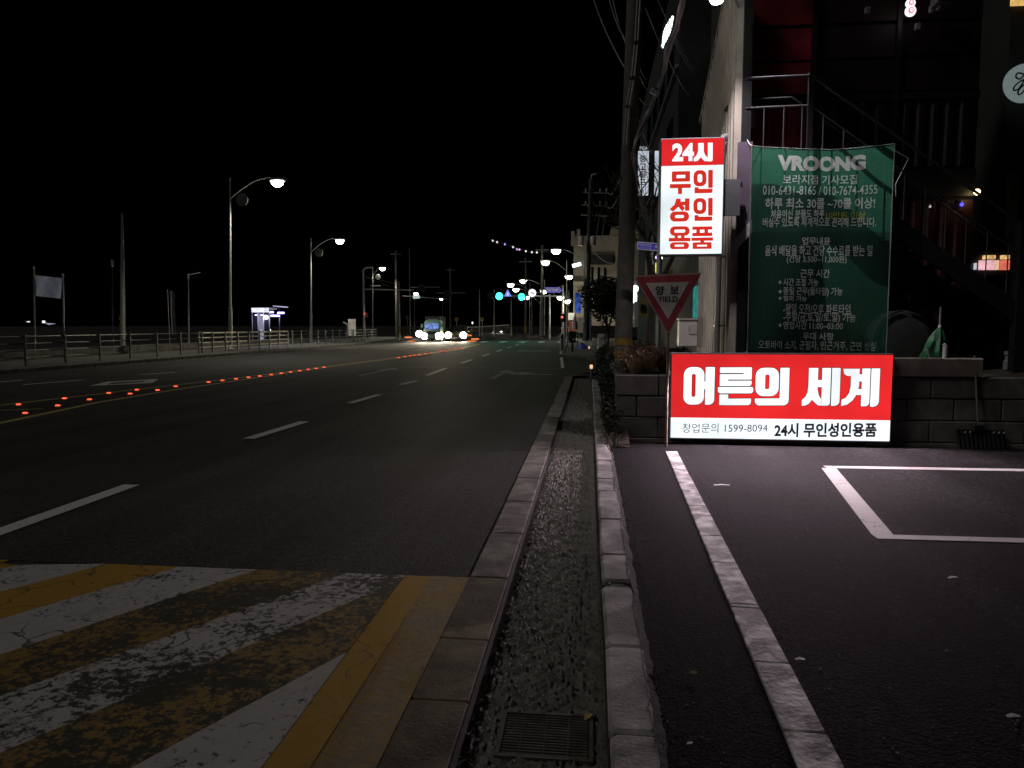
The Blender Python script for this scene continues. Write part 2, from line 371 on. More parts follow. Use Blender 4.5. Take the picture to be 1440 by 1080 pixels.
# rough sunken channel, really uneven
mb = MB(); X0, X1 = -.495, .085; nx = 46; ys = []; y = 1.1
while y < 22.6: ys.append(y); y += .0125 if y < 5.2 else (.022 if y < 9 else .08)
for j, yy in enumerate(ys):
    for i in range(nx+1):
        x = X0 + (X1-X0)*i/nx; u = i/nx
        lump = mnoise.noise(Vector((x*24, yy*20, 0)))*.011 + (abs(mnoise.noise(Vector((x*38, yy*32, 3))))*.6+abs(mnoise.noise(Vector((x*75, yy*64, 5))))*.25)*.075 + mnoise.noise(Vector((x*6, yy*4, 9)))*.006
        edge = max(0, 1 - min(u/.07, (1-u)/.14)); lump = lump*(1-edge) + .004*edge
        mb.v.append((x, yy, -.082 + lump))
for j in range(len(ys)-1):
    for i in range(nx):
        a = j*(nx+1)+i
        xc, yc = X0 + (X1-X0)*(i+.5)/nx, (ys[j]+ys[j+1])/2
        if -.36 < xc < .035 and 2.6 < yc < 2.94: continue     # opening for the grate
        mb.f.append((a, a+1, a+nx+2, a+nx+1))
struct(mb, 'drainage_channel', m_chan, smooth=True)
# right hand kerb stones, worn, some short and shifted
kr = struct(MB().box(.086,.30,1.0,23,-.18,-.012), 'kerb', m_dirt)
y = 1.05
lens = [1.0,.62,.75,.82,.10,.5,.9,1.0,.55,1,1,.8,1,1,1,1,1,1,1,1,1,1,1]
for L_ in lens:
    if y > 22: break
    wd = .19 if L_ > .3 else .17
    dx = rng.uniform(-.008,.008)
    mb = MB().cbox((.088 + wd/2 + (.02 if L_ < .3 else .003), y+L_/2, -.055), wd, L_-.014, .17 + rng.uniform(-.01,.01), rot=Matrix.Rotation(rng.uniform(-.012,.012),3,'Z'), b=.016 if L_ > .3 else .03)
    # broken outer edge
    part(mb, 'kerb_stone', m_conc2, kr); y += L_
# parking lot
lot = struct(MB().box(.27,14,-6,9.86,-.175,.006), 'parking_lot', m_lot)
# moss and dirt creeping over the outer kerb edge
mb = MB(); yy = 1.2
left = []; right = []
while yy < 9.0:
    left.append((.262 + mnoise.noise(Vector((yy*3,2,0)))*.018 + mnoise.noise(Vector((yy*17,2,0)))*.012, yy)); right.append((.305 + mnoise.noise(Vector((yy*5,7,0)))*.014 + mnoise.noise(Vector((yy*23,9,0)))*.01, yy)); yy += .03
for a in range(len(left)-1):
    mb.add([(*left[a],.034),(*right[a],.010),(*right[a+1],.010),(*left[a+1],.034)], [(0,1,2,3)])
struct(mb, 'dirt_strip', M('mossy_dirt', (.022,.021,.015), .95, var=.5, vs=25, bump=.8, bs=120), kind='stuff', label='mossy dirt creeping over the kerb edge')
# painted edging stones across the lot
y = 1.3; k = 0
for L_ in (.85,.62,.58,.66,.05,.72,.62,.9,1.3,1.45):
    y1 = min(y+L_, 9.12); t = (y+y1)/2
    x = .76 + (t-2.5)/6.6*.21; wd = .165 - (t-2.5)/6.6*.02
    part(MB().cbox((x+wd/2, t, .004), wd, y1-y-.01, .03, rot=Matrix.Rotation(-.031,3,'Z'), b=.005), 'edging_stone', m_edging, lot); y = y1
# parking bay lines
def strip(mb, a, b, wd, z):
    a, b = Vector(a[:2]), Vector(b[:2]); d = (b-a).normalized(); n = Vector((-d.y,d.x))*wd/2
    return mb.sheet([a-n,b-n,b+n,a+n], z)
mb = MB(); strip(mb, (2.66,8.27), (9,8.42), .13, .0105); part(mb, 'bay_line', m_paint_w, lot)
mb = MB(); mb.sheet([(2.60,8.20),(2.76,8.20),(2.32,5.60),(2.16,5.60)], .0105); part(mb, 'bay_line', m_paint_w, lot)
mb = MB(); strip(mb, (2.16,5.54), (9,5.62), .115, .0105); part(mb, 'bay_line', m_paint_w, lot)
# ---- road markings
rd = bpy.data.objects['road']
for (a, b) in (((0,748),(185,682)),((350,617),(428,593)),((492,567),(533,555)),((563,541),(587,535.5)),((600,528),(627,518))):
    p, q = G(*a), G(*b)
    if a[0] == 0: p = q + (p-q)*1.9
    strip(mb := MB(), p, q, .17, .004); part(mb, 'lane_dash', m_paint_line, rd)
for k in range(7):
    yy = 30 + k*7.0; x = -5.45 - k*.14
    strip(mb := MB(), (x,yy), (x-.06,yy+3.2), .15, .004); part(mb, 'lane_dash', m_paint_line, rd)
# yellow double centre line, opening into a taper near the camera
def polyline(pts, wd, z, name, mat):
    mb = MB(); P = [Vector(p[:2]) for p in pts]
    for i in range(len(P)-1): strip(mb, P[i], P[i+1] + (P[i+1]-P[i]).normalized()*.01, wd, z)
    part(mb, name, mat, rd)
polyline([(-8.6,6.5),(-9.64,10.65),(-10.2,13.75),(-10.3,17),(-10.15,22),(-10.05,27),(-9.3,36),(-8.7,48),(-9.6,62)], .15, .004, 'centre_line', m_yellow)
polyline([(-12.6,8),(-11.8,13.05),(-11.4,15.8),(-10.9,19.5),(-10.45,23),(-10.3,27),(-9.6,36),(-9.0,48),(-9.9,62)], .13, .0045, 'centre_line', m_yellow)
polyline([G(0,577),G(60,575)], .1, .004, 'lane_dash', m_yellow)
for (a,b) in (((33,541),(116,534.5)),((-20,539),(32,534.5)),((195,527),(246,523.5))):
    strip(mb := MB(), G(*a), G(*b), .16, .004); part(mb, 'lane_dash', m_paint_line, rd)
mb = MB(); o_ = [G(*q) for q in ((125,543),(150,537),(223,533),(214,538.5))]; i_ = [G(*q) for q in ((148,541.0),(158,538.2),(206,535.3),(200,537.6))]
mb.ringprism([(p.x,p.y,.001) for p in o_], [(p.x,p.y,.001) for p in i_], (0,0,.003)); part(mb, 'lane_symbol', m_paint_line, rd)
# arrows and the thin seam across the mouth of the junction
def arrow(x, y, turn):
    mb = MB(); mb.sheet([(x-.08,y),(x+.08,y),(x+.08,y+3),(x-.08,y+3)], .004)
    if turn: mb.sheet([(x+.09,y+2.4),(x+.09,y+3.0),(x+.55,y+3.0),(x+.55,y+3.4),(x+1.15,y+2.7),(x+.55,y+2.0),(x+.55,y+2.4)], .0045)
    mb.sheet([(x-.4,y+3.01),(x+.4,y+3.01),(x,y+4.4)], .0045); part(mb, 'lane_arrow', m_paint_dim, rd)
arrow(-2.9, 21.2, True); arrow(-7.3, 22.0, False)
strip(mb := MB(), (-9.8,27.1), (-1.0,26.4), .13, .004); part(mb, 'seam_line', M('joint_sealer',(.10,.10,.095),.6), rd)
strip(mb := MB(), (-2.6,23.3), (-1.2,23.3), .2, .0045); part(mb, 'stop_line', m_paint_line, rd)
strip(mb := MB(), (-4.6,45), (-2.4,45), .35, .004); part(mb, 'stop_line', m_paint_line, rd)
strip(mb := MB(), (-1.0,27), (-1.75,44), .12, .004); part(mb, 'edge_line', m_paint_line, rd)
for k in range(9):
    strip(mb := MB(), (-18+k*1.9,68), (-18+k*1.9,72), .6, .004); part(mb, 'crossing_bar', m_paint_line, rd)
# the striped road hump in front of the camera: a raised slab with diagonal bands, each clipped to the slab
HY0, HY1, HX0, HX1 = .7, 4.33, -9.0, -1.16
def hump_z(y): return .010 + .006*math.sin(math.pi*min(1,max(0,(y-HY0)/(HY1-HY0))))
def clip(poly, inside, cut):
    out = []
    for i in range(len(poly)):
        a, b = poly[i], poly[(i+1) % len(poly)]; ia, ib = inside(a), inside(b)
        if ia: out.append(a)
        if ia != ib: out.append(cut(a, b))
    return out
def clipbox(poly, x0, x1, y0, y1):
    for k, lim, sgn in ((0,x0,1),(0,x1,-1),(1,y0,1),(1,y1,-1)):
        if not poly: return poly
        poly = clip(poly, lambda p: (p[k]-lim)*sgn >= 0, lambda a, b: tuple(a[i]+(b[i]-a[i])*(lim-a[k])/(b[k]-a[k]) for i in (0,1)))
    return poly
mb = MB(); nyh = 24
for j in range(nyh):
    y0, y1 = HY0+(HY1-HY0)*j/nyh, HY0+(HY1-HY0)*(j+1)/nyh
    mb.add([(HX0,y0,hump_z(y0)-.004),(-.96,y0,hump_z(y0)-.004),(-.96,y1,hump_z(y1)-.004),(HX0,y1,hump_z(y1)-.004)], [(0,1,2,3)])
mb.add([(HX0,HY1,-.01),(-.96,HY1,-.01),(-.96,HY1,.009),(HX0,HY1,.009)],[(0,1,2,3)])
hump = struct(mb, 'speed_hump', m_road)
def hump_band(pts, name, mat, dz=.0):
    mb = MB()
    for j in range(nyh):
        y0, y1 = HY0+(HY1-HY0)*j/nyh, HY0+(HY1-HY0)*(j+1)/nyh
        q = clipbox(list(pts), HX0, -.97, y0, y1)
        if len(q) > 2: mb.poly([(p[0],p[1],hump_z(p[1])+dz) for p in q])
    if mb.f: part(mb, name, mat, hump)
def hg(x, y): p = G(x/2.25, 780 + y/2.25, .012); return (p.x, p.y)
def edge_line(a, b):           # a stripe edge through two surveyed points, run out to both ends of the slab
    a, b = Vector(hg(*a)), Vector(hg(*b)); d = b-a; return (a - d*.15, a + d*3.2)
E1 = edge_line((300,38),(0,118)); E2 = edge_line((545,43),(0,205)); E3 = edge_line((800,50),(0,318)); E4 = edge_line((1075,65),(0,450)); E5 = edge_line((1285,72),(0,630)); E6 = edge_line((1115,300),(420,675))
E0 = (E1[0] + (E1[0]-E2[0]), E1[1] + (E1[1]-E2[1]))
EM1 = (E0[0] + (E1[0]-E2[0]), E0[1] + (E1[1]-E2[1]))
def band(Ea, Eb, name, mat, x1=HX1):
    pts = clipbox([tuple(Ea[0]),tuple(Eb[0]),tuple(Eb[1]),tuple(Ea[1])], HX0, x1, HY0, HY1)
    if len(pts) > 2: hump_band(pts, name, mat)
band(EM1, E0, 'yellow_band', m_hump_y); band(E0, E1, 'white_band', m_hump_w); band(E1, E2, 'yellow_band', m_hump_y); band(E2, E3, 'white_band', m_hump_w)
band(E3, E4, 'yellow_band', m_hump_y2); band(E4, E5, 'white_band', m_hump_w2); band(E5, E6, 'yellow_band', m_hump_y2)
hump_band(clipbox([tuple(E6[0]), tuple(E6[1]), (E6[1].x, HY0), (HX1, HY0), (HX1, E6[0].y)], HX0, HX1, HY0, HY1), 'white_band', m_hump_w)
hump_band([(HX1+.004,HY0),(-.985,HY0),(-.985,HY1),(HX1+.004,HY1)], 'yellow_border', m_hump_y)
mb = MB().sheet([(-.984,HY0),(-.76,HY0),(-.74,HY1),(-.984,HY1)], .0125); part(mb, 'faded_border', m_fade, hump)
# ---- raised plot behind the retaining wall, verge slope beside it
struct(MB().box(.45,14,9.93,24,-.17,.92), 'raised_ground', m_verge)
mb = MB(); nv = 40
for j in range(nv+1):
    yy = 9.3 + j*.34
    for i in range(9):
        x = .30 + i*.03; mb.v.append((x, yy, max(-.02, (.02 + .10*i*(min(1,(yy-9.3)/3))) + .03*mnoise.noise(Vector((x*9,yy*3,0))))))
for j in range(nv):
    for i in range(8): a = j*9+i; mb.f.append((a,a+1,a+10,a+9))
struct(mb, 'verge', m_verge, smooth=True)

# ================================================================== DRAIN GRATE AND LITTER
gr = thing('drain_grate', (-.16,2.77,-.11), 'rusty steel drain grate in the rough channel near the bottom edge', 'drain grate')
mb = MB(); gx0, gx1, gy0, gy1, gz = -.355, .03, 2.605, 2.935, -.062
for a in ((gx0,gx1,gy0,gy0+.018),(gx0,gx1,gy1-.018,gy1),(gx0,gx0+.018,gy0+.019,gy1-.019),(gx1-.018,gx1,gy0+.019,gy1-.019)): mb.box(*a, gz-.03, gz+.004)
m_rust = M('rusty_steel', (.12,.105,.085), .6, metal=.3, var=.4, vs=20, stain=.3)
part(mb, 'frame', m_rust, gr)
bar = mesh_of(MB().cbox((0,0,0), gx1-gx0-.04, .008, .022, b=.002), 'bar', m_rust, (0,0,0))
nb = 15
for k in range(nb): piece(bar, 'bar', gr, ((gx0+gx1)/2, gy0+.03+k*(gy1-gy0-.06)/(nb-1), gz-.010))
for k in range(3): part(MB().box(gx0+.095*(k+1)-.003, gx0+.095*(k+1)+.003, gy0+.02, gy1-.02, gz-.022, gz-.0215+.02), 'cross_rod', m_rust, gr)
part(MB().box(gx0, gx1, gy0, gy1, gz-.16, gz-.15), 'pit_floor', m_dirt, gr)
def leaf_thing(x, y, z, s, rz, mat, label):
    mb = MB(); R = Matrix.Rotation(rz,3,'Z'); prof = [0,.55,.9,1,.85,.5,0]
    for k, wv in enumerate(prof):
        u = k/6
        for sg in (-1,0,1): mb.v.append(tuple(Vector((x,y,z)) + R @ Vector(((u-.5)*s, sg*wv*s*.26, abs(sg)*.12*s*wv + .10*s*u*u))))
    for k in range(6):
        for c in (0,1): a = k*3+c; mb.f.append((a,a+1,a+4,a+3))
    single(mb, 'fallen_leaf', mat, label, 'leaf', 'dry leaves on the ground', smooth=True)
m_dleaf = M('dry_leaf', (.55,.38,.2), .7, var=.3, vs=30)
leaf_thing(.008, 2.90, -.050, .055, 1.0, m_dleaf, 'dry tan leaf caught on the corner of the drain grate')
p = G(975,952); leaf_thing(p.x, p.y, .018, .05, .1, M('yellowed_leaf', (.25,.18,.06), .7), 'yellowed leaf between kerb and painted edging stones')
p = G(970,1052); leaf_thing(p.x, p.y, .018, .03, .4, m_white, 'pale scrap leaf left of the painted edging stones')
# crumbs of gravel and paper
mb = MB()
for _ in range(170):
    px, py = rng.uniform(860,1440), rng.uniform(640,1078); p = G(px, py, .008)
    if .75 < p.x < 1.0: continue
    s = rng.uniform(.0015,.0045) * (1 if rng.random() < .93 else 1.6)
    mb.cbox((p.x, p.y, .007+s*.5), s*rng.uniform(1,2.2), s*1.2, s, rot=Matrix.Rotation(rng.uniform(0,3),3,'Z'))
for _ in range(60):
    px, py = rng.uniform(560,690), rng.uniform(700,1070); p = G(px, py, .02)
    s = rng.uniform(.002,.005); mb.cbox((p.x,p.y,.012+s*.5), s*1.5, s, s)
struct(mb, 'gravel_crumbs', M('pale_gravel', (.28,.27,.26), .8, var=.5, vs=40), kind='stuff', label='pale gravel crumbs and grit scattered over the asphalt')
for k, (px, py, ln, rz) in enumerate(((1015,682,.16,.05),(1425,1007,.055,.1),(1125,927,.045,0),(1340,812,.07,.3))):
    p = G(px, py, .01); mb = MB()
    mb.v += [(-ln/2,-.008,.001),(0,-.011,.006),(ln/2,-.006,.002),(ln/2,.009,.003),(0,.012,.009),(-ln/2,.007,.002)]; mb.f += [(0,1,4,5),(1,2,3,4)]
    o = single(mb, 'paper_scrap', m_white, ['long thin pale scrap near the foot of the lit floor sign','crumpled white scrap on asphalt at the right edge of the lot','small pale scrap right of the painted edging stones','narrow pale scrap below the painted parking bay'][k], 'scrap', 'scraps of litter', loc=(0,0,0)); o.location = (p.x,p.y,.008); o.rotation_euler = (0,0,rz)

# ================================================================== RETAINING WALL, block by block
rw = thing('retaining_wall', (3.2,9.89,0), 'grey concrete block retaining wall behind the lit floor sign', 'wall')
part(MB().box(.40,9.5,9.90,9.99,-.1,.925), 'mortar_core', m_mortar, rw)
part(MB().box(.40,.46,9.99,18,-.1,.925), 'mortar_core', m_mortar, rw)
bme = mesh_of(MB().cbox((0,0,0), .575, .1, .277, b=.010), 'block', m_block, (0,0,0))
bmh = mesh_of(MB().cbox((0,0,0), .281, .1, .277, b=.010), 'block', m_block, (0,0,0))
for r in range(3):
    z = .93 - .145 - .290*r
    xx = .36
    if r % 2: piece(bmh, 'block', rw, (xx+.145, 9.885+rng.uniform(-.004,.004), z)); xx += .293
    while xx < 9.0:
        piece(bme, 'block', rw, (xx+.293, 9.885+rng.uniform(-.005,.005), z+rng.uniform(-.003,.003)), (0,rng.uniform(-.004,.004),rng.uniform(-.006,.006))); xx += .587
part(MB().box(.34,9.2,9.80,9.899,-.1,.055), 'footing', m_cap, rw)
mb = MB().cbox((4.0,9.90,1.055), 2.16, .2, .245, b=.012); part(mb, 'coping', m_cap, rw)
mb = MB().cbox((2.0,9.95,.965), 1.78, .12, .07, b=.012); part(mb, 'coping', m_cap, rw)

# ================================================================== TEXT AND LETTER BUILDING
def text_mesh(body, bold=0.0, space=1.0):
    cu = bpy.data.curves.new('lettering', 'FONT'); cu.body = body; cu.size = 1; cu.offset = bold; cu.fill_mode = 'FRONT'; cu.space_character = space; cu.resolution_u = 3
    o = bpy.data.objects.new('lettering', cu); COL.objects.link(o)
    dg = bpy.context.evaluated_depsgraph_get(); me = o.evaluated_get(dg).to_mesh()
    vs = [tuple(v.co) for v in me.vertices]; fs = [tuple(p.vertices) for p in me.polygons]
    o.evaluated_get(dg).to_mesh_clear(); bpy.data.objects.remove(o); bpy.data.curves.remove(cu)
    return vs, fs
def fit_text(body, place, parent, mat, bold=0.0, box=(0,0,1,1), name='lettering', keep=False, space=1.0, label=None):
    """fit the text into box (u0, v0, u1, v1), v downward; place(u, v) -> world point"""
    vs, fs = text_mesh(body, bold, space)
    if not vs: return
    x0, x1 = min(v[0] for v in vs), max(v[0] for v in vs); y0, y1 = min(v[1] for v in vs), max(v[1] for v in vs)
    mb = MB()
    mb.add([place(box[0] + (v[0]-x0)/(x1-x0)*(box[2]-box[0]), box[3] - (v[1]-y0)/max(1e-6,(y1-y0))*(box[3]-box[1])) for v in vs], fs)
    return part(mb, name, mat, parent, label=label)
def rr(x0, y0, x1, y1, r, n=4):
    """rounded rectangle; r = one radius or (tl, tr, br, bl)"""
    rs = r if isinstance(r, tuple) else (r,)*4; out = []
    for (cx, cy_, rr_, a0) in ((x0+rs[0],y0+rs[0],rs[0],180),(x1-rs[1],y0+rs[1],rs[1],270),(x1-rs[2],y1-rs[2],rs[2],0),(x0+rs[3],y1-rs[3],rs[3],90)):
        for k in range(n+1):
            a = rad(a0 + 90*k/n); out.append((cx + rr_*math.cos(a), cy_ + rr_*math.sin(a)))
    return out
def glyph(parent, place, strokes, mat, name='letter', outline=None):
    """strokes: ('b', x0,y0,x1,y1,r) bar, ('o', outer rect + r, inner rect + r) ring, ('p', pts) polygon; a step of 0.4 mm between strokes"""
    if outline:
        mb = MB(); g = 3.2
        for k, s in enumerate(strokes):
            dep = .0008 + .0001*k
            if s[0] == 'b': mb.poly([place(x,y,dep) for x, y in rr(s[1]-g,s[2]-g,s[3]+g,s[4]+g,s[5])][::-1])
            elif s[0] == 'o': mb.poly([place(x,y,dep) for x, y in rr(s[1][0]-g,s[1][1]-g,s[1][2]+g,s[1][3]+g,s[1][4]+g)][::-1]); a = s[2]; outer_in = [place(x,y,dep+.0006) for x, y in rr(a[0]+g,a[1]+g,a[2]-g,a[3]-g,max(1,a[4]-g))]; part(MB().poly(outer_in[::-1]), 'counter', e_red, parent)
            else:
                cx_ = sum(q[0] for q in s[1])/len(s[1]); n_ = len(s[1]); out = []
                for i in range(n_):
                    p0, p1, p2 = Vector(s[1][i-1]), Vector(s[1][i]), Vector(s[1][(i+1)%n_]); e1 = (p1-p0).normalized(); e2 = (p2-p1).normalized(); nn = Vector((e1.y+e2.y, -(e1.x+e2.x))); nn = nn.normalized()*g if nn.length > 1e-6 else Vector((0,0)); out.append(p1+nn)
                mb.poly([place(q.x,q.y,dep) for q in out][::-1])
        part(mb, name + '_outline', outline, parent)
    mb = MB()
    for k, s in enumerate(strokes):
        dep = .002 + .0005*k
        if s[0] == 'b': mb.poly([place(x,y,dep) for x, y in rr(*s[1:])][::-1])
        elif s[0] == 'p': mb.poly([place(x,y,dep) for x, y in s[1]][::-1])
        else:
            o_ = [place(x,y,dep) for x, y in rr(*s[1])]; i_ = [place(x,y,dep) for x, y in rr(*s[2])]; n = len(o_)
            mb.add(o_+i_, [(i,(i+1)%n,n+(i+1)%n,n+i) for i in range(n)])
    part(mb, name, mat, parent)

# ---- the wide lit floor sign
e_white = E('lit_white_acrylic', (.87,.95,1.0), 1.12, .22, 1.6)
e_letter = E('lit_white_letter', (.92,.96,1.0), 1.12, .15, 1.8)
e_white2 = E('lit_white_acrylic_strip', (.87,.95,1.0), 1.12, .22, 1.3)
e_red = E('lit_red_acrylic', (.80,.024,.026), .98, .16, 1.4)
e_black = M('black_print', (.01,.01,.012), .5, var=.1)
e_dgrey = M('grey_print', (.12,.12,.13), .5, var=.1)
SX0, SX1, SZ0, SZ1, SY = 1.095, 3.905, .095, 1.225, 9.66
fs_ = thing('floor_sign', ((SX0+SX1)/2, SY+.1, 0), 'wide lit red and white box sign standing low against the block wall', 'sign')
part(MB().cbox(((SX0+SX1)/2, SY+.09, (SZ0+SZ1)/2), SX1-SX0+.03, .16, SZ1-SZ0+.03, b=.006), 'case', m_grey, fs_)
zs = SZ1 - (SZ1-SZ0)*.755
part(MB().box(SX0+.004,SX1-.004,SY,SY+.02,zs,SZ1-.004), 'red_panel', e_red, fs_)
part(MB().box(SX0+.004,SX1-.004,SY,SY+.02,SZ0+.004,zs-.001), 'white_panel', e_white2, fs_)
for x in (SX0+.25, SX1-.25): part(MB().box(x-.03,x+.03,SY+.05,SY+.12,.0,SZ0-.01), 'foot', m_black, fs_)
def fplace(x, y, dep=.002):
    u = (x-97)/1306; yt = 72+8*u; yb = 570+27*u
    return (SX0 + u*(SX1-SX0), SY - dep, SZ1 - (y-yt)/(yb-yt)*(SZ1-SZ0))
m_outl = M('letter_outline', (.03,.012,.012), .6, var=.1)
glyph(fs_, fplace, [('o',(172,150,297,372,46),(221,190,245,326,10)),('b',285,236,320,280,3),('b',304,150,359,373,(3,3,30,3))], e_letter, outline=m_outl)
glyph(fs_, fplace, [('b',390,152,581,185,4),('b',532,152,581,224,4),('b',390,192,570,224,4),('b',390,192,440,262,4),('b',390,231,581,262,(3,3,14,3)),('b',380,268,592,306,(4,10,16,16)),('b',390,312,443,375,4),('b',390,337,580,376,(3,3,18,26))], e_letter, outline=m_outl)
glyph(fs_, fplace, [('o',(605,155,743,323,46),(662,195,687,281,9)),('b',603,337,800,378,(4,4,28,26)),('b',750,155,804,378,(4,4,30,3))], e_letter, outline=m_outl)
glyph(fs_, fplace, [('p',[(918,157),(972,157),(972,285),(980,318),(994,340),(994,381),(976,378),(958,362),(941,345),(925,368),(905,379),(882,381),(882,347),(902,328),(914,300),(918,262)]),('b',968,228,1000,270,3),('b',996,157,1047,381,(3,3,18,3)),('b',1053,157,1102,382,(3,3,28,3))], e_letter, outline=m_outl)
glyph(fs_, fplace, [('p',[(1117,162),(1213,162),(1213,262),(1203,310),(1178,350),(1148,374),(1113,383),(1113,346),(1138,334),(1156,308),(1164,268),(1164,205),(1140,204),(1124,192)]),('b',1205,195,1232,238,3),('b',1200,282,1232,318,3),('b',1227,160,1275,385,(3,3,24,3)),('b',1280,160,1330,388,(3,3,32,3))], e_letter, outline=m_outl)
fit_text('창업문의 1599-8094', lambda u, v: fplace(u, v, .003), fs_, e_black, 0, (170,484,684,540))
fit_text('24시 무인성인용품', lambda u, v: fplace(u, v, .003), fs_, e_black, .036, (725,484,1325,570))

for gx_ in (330, 775, 1305):        # spots added before the letters, standing in for the face's light on the ground
    q = Vector(fplace(gx_, 260, .03)); light('SPOT', fs_, q, 210, (1,.77,.89), q + Vector((0,-1.0,-.42)), .012, rad(168), .35)

# ---- the tall lit sign on the building corner
UX0, UX1, UZ0, UZ1, UY = .935, 1.757, 2.56, 4.085, 9.9
us = thing('projecting_sign', ((UX0+UX1)/2, UY+.12, UZ0), 'tall lit white and red box sign projecting from the building corner', 'sign')
part(MB().cbox(((UX0+UX1)/2, UY+.13, (UZ0+UZ1)/2), UX1-UX0+.02, .24, UZ1-UZ0+.02, b=.006), 'case', m_grey, us)
zr = UZ1 - (UZ1-UZ0)*(155+25)/(752+25)
part(MB().box(UX0+.006,UX1-.006,UY,UY+.015,zr,UZ1-.006), 'red_panel', e_red, us)
part(MB().box(UX0+.006,UX1-.006,UY,UY+.015,UZ0+.006,zr-.001), 'white_panel', e_white, us)
part(MB().box(UX1+.012,UX1+.24,UY+.10,UY+.16,3.08,3.56), 'bracket_plate', m_grey, us)
for z in (3.15,3.5): part(MB().box(UX1+.012,UX1+.28,UY+.165,UY+.215,z-.025,z+.025), 'bracket_arm', m_black, us)
def uplace(x, y, dep=.002):
    v = (y+25)/777; xl = 718-12*v; xr = 1143-15*v
    return (UX0 + (x-xl)/(xr-xl)*(UX1-UX0), UY - dep, UZ1 - v*(UZ1-UZ0))
e_redp = E('lit_red_letter', (.66,.03,.016), 1.0, .05, 2)
fit_text('24', lambda u, v: uplace(u, v, .004), us, e_letter, .045, (790,6,938,126), name='numeral')
glyph(us, uplace, [('p',[(966,8),(1003,8),(1003,62),(1012,88),(1030,106),(1030,129),(1008,128),(984,102),(962,126),(936,129),(936,106),(956,88),(966,58)]),('b',1031,8,1063,131,(2,2,10,2))], e_letter)
glyph(us, uplace, [('o',(788,192,912,262,6),(820,217,880,238,2)),('b',775,277,917,305,3),('b',830,300,858,345,4)], e_redp)
def glyph_in(dy): glyph(us, uplace, [('o',(935,188+dy,1022,296+dy,36),(962,214+dy,994,270+dy,14)),('b',1034,188+dy,1065,308+dy,4),('b',942,302+dy,970,342+dy,4),('b',942,313+dy,1063,342+dy,(3,3,10,10))], e_redp)
glyph_in(0); glyph_in(186)
glyph(us, uplace, [('p',[(818,376),(848,376),(850,404),(878,440),(860,462),(834,430),(797,462),(773,446),(808,414)]),('b',850,396,884,420,2),('b',878,375,908,458,4),('o',(776,462,906,530,32),(810,486,872,506,9))], e_redp)
glyph(us, uplace, [('o',(776,562,910,626,30),(806,584,880,605,9)),('b',808,620,830,650,1),('b',852,620,875,650,1),('b',768,640,916,664,3),('o',(776,670,906,717,22),(808,686,872,700,6))], e_redp)
glyph(us, uplace, [('b',928,565,1063,587,3),('b',955,582,980,612,1),('b',1010,582,1035,612,1),('b',928,607,1063,631,3),('b',922,640,1068,662,3),('b',983,656,1008,680,1),('o',(930,672,1058,717,5),(960,689,1028,701,2))], e_redp)

# ---- yield sign on its thin pole in front of the floor sign
ys_ = thing('yield_sign', (1.055,9.55,0), 'triangular yield sign on thin pole at the left end of the lit floor sign', 'road sign')
YY = 9.46
def yplace(x, y, dep=0.0):
    p = AY(890 + x/8.636, 355 + y/8.64, YY); return (p.x, YY - dep, p.z)
def rtri(P, r, n=4):
    out = []; P = [Vector(p) for p in P]
    for i in range(3):
        a, b, c = P[i-1], P[i], P[(i+1) % 3]; u = (a-b).normalized(); v = (c-b).normalized(); p0, p1 = b+u*r, b+v*r
        for k in range(n+1):
            t = k/n; out.append(tuple(p0*(1-t)**2 + b*2*t*(1-t) + p1*t*t))
    return out
T0 = [(8,282),(842,242),(430,1000)]; T1 = [(30,298),(818,262),(430,968)]; T2 = [(158,374),(684,356),(428,812)]
m_sred = M('sign_red_film', (.50,.08,.11), .5, var=.15, vs=6, stain=.25); m_swht = M('sign_white_film', (.74,.70,.67), .5, var=.12, vs=6, stain=.2)
part(MB().prism([yplace(*q, 0) for q in rtri(T0,40)], (0,.012,0)), 'edge_plate', M('sign_edge', (.48,.36,.36), .5), ys_)
part(MB().prism([yplace(*q, .002) for q in rtri(T1,34)], (0,.0015,0)), 'red_border', m_sred, ys_)
part(MB().prism([yplace(*q, .0045) for q in rtri(T2,6)], (0,.002,0)), 'white_field', m_swht, ys_)
fit_text('양', lambda u, v: yplace(u, v, .006), ys_, e_black, .03, (276,405,380,520), name='letter'); fit_text('보', lambda u, v: yplace(u, v, .006), ys_, e_black, .03, (452,405,558,502), name='letter')
fit_text('YIELD', lambda u, v: yplace(u, v, .006), ys_, e_black, .022, (300,535,545,600), name='lettering')
pl = AY(940,470,YY); part(MB().tube([(pl.x,YY+.035,0),(pl.x-.004,YY+.035,2.0)], .017, 10), 'pole', M('rusty_painted_pole', (.30,.22,.16), .6, metal=.2, var=.5, vs=14, stain=.4), ys_)
for z in (1.72,1.92): part(MB().box(pl.x-.05,pl.x+.05,YY+.0135,YY+.02,z-.015,z+.015), 'clamp', m_steel, ys_)

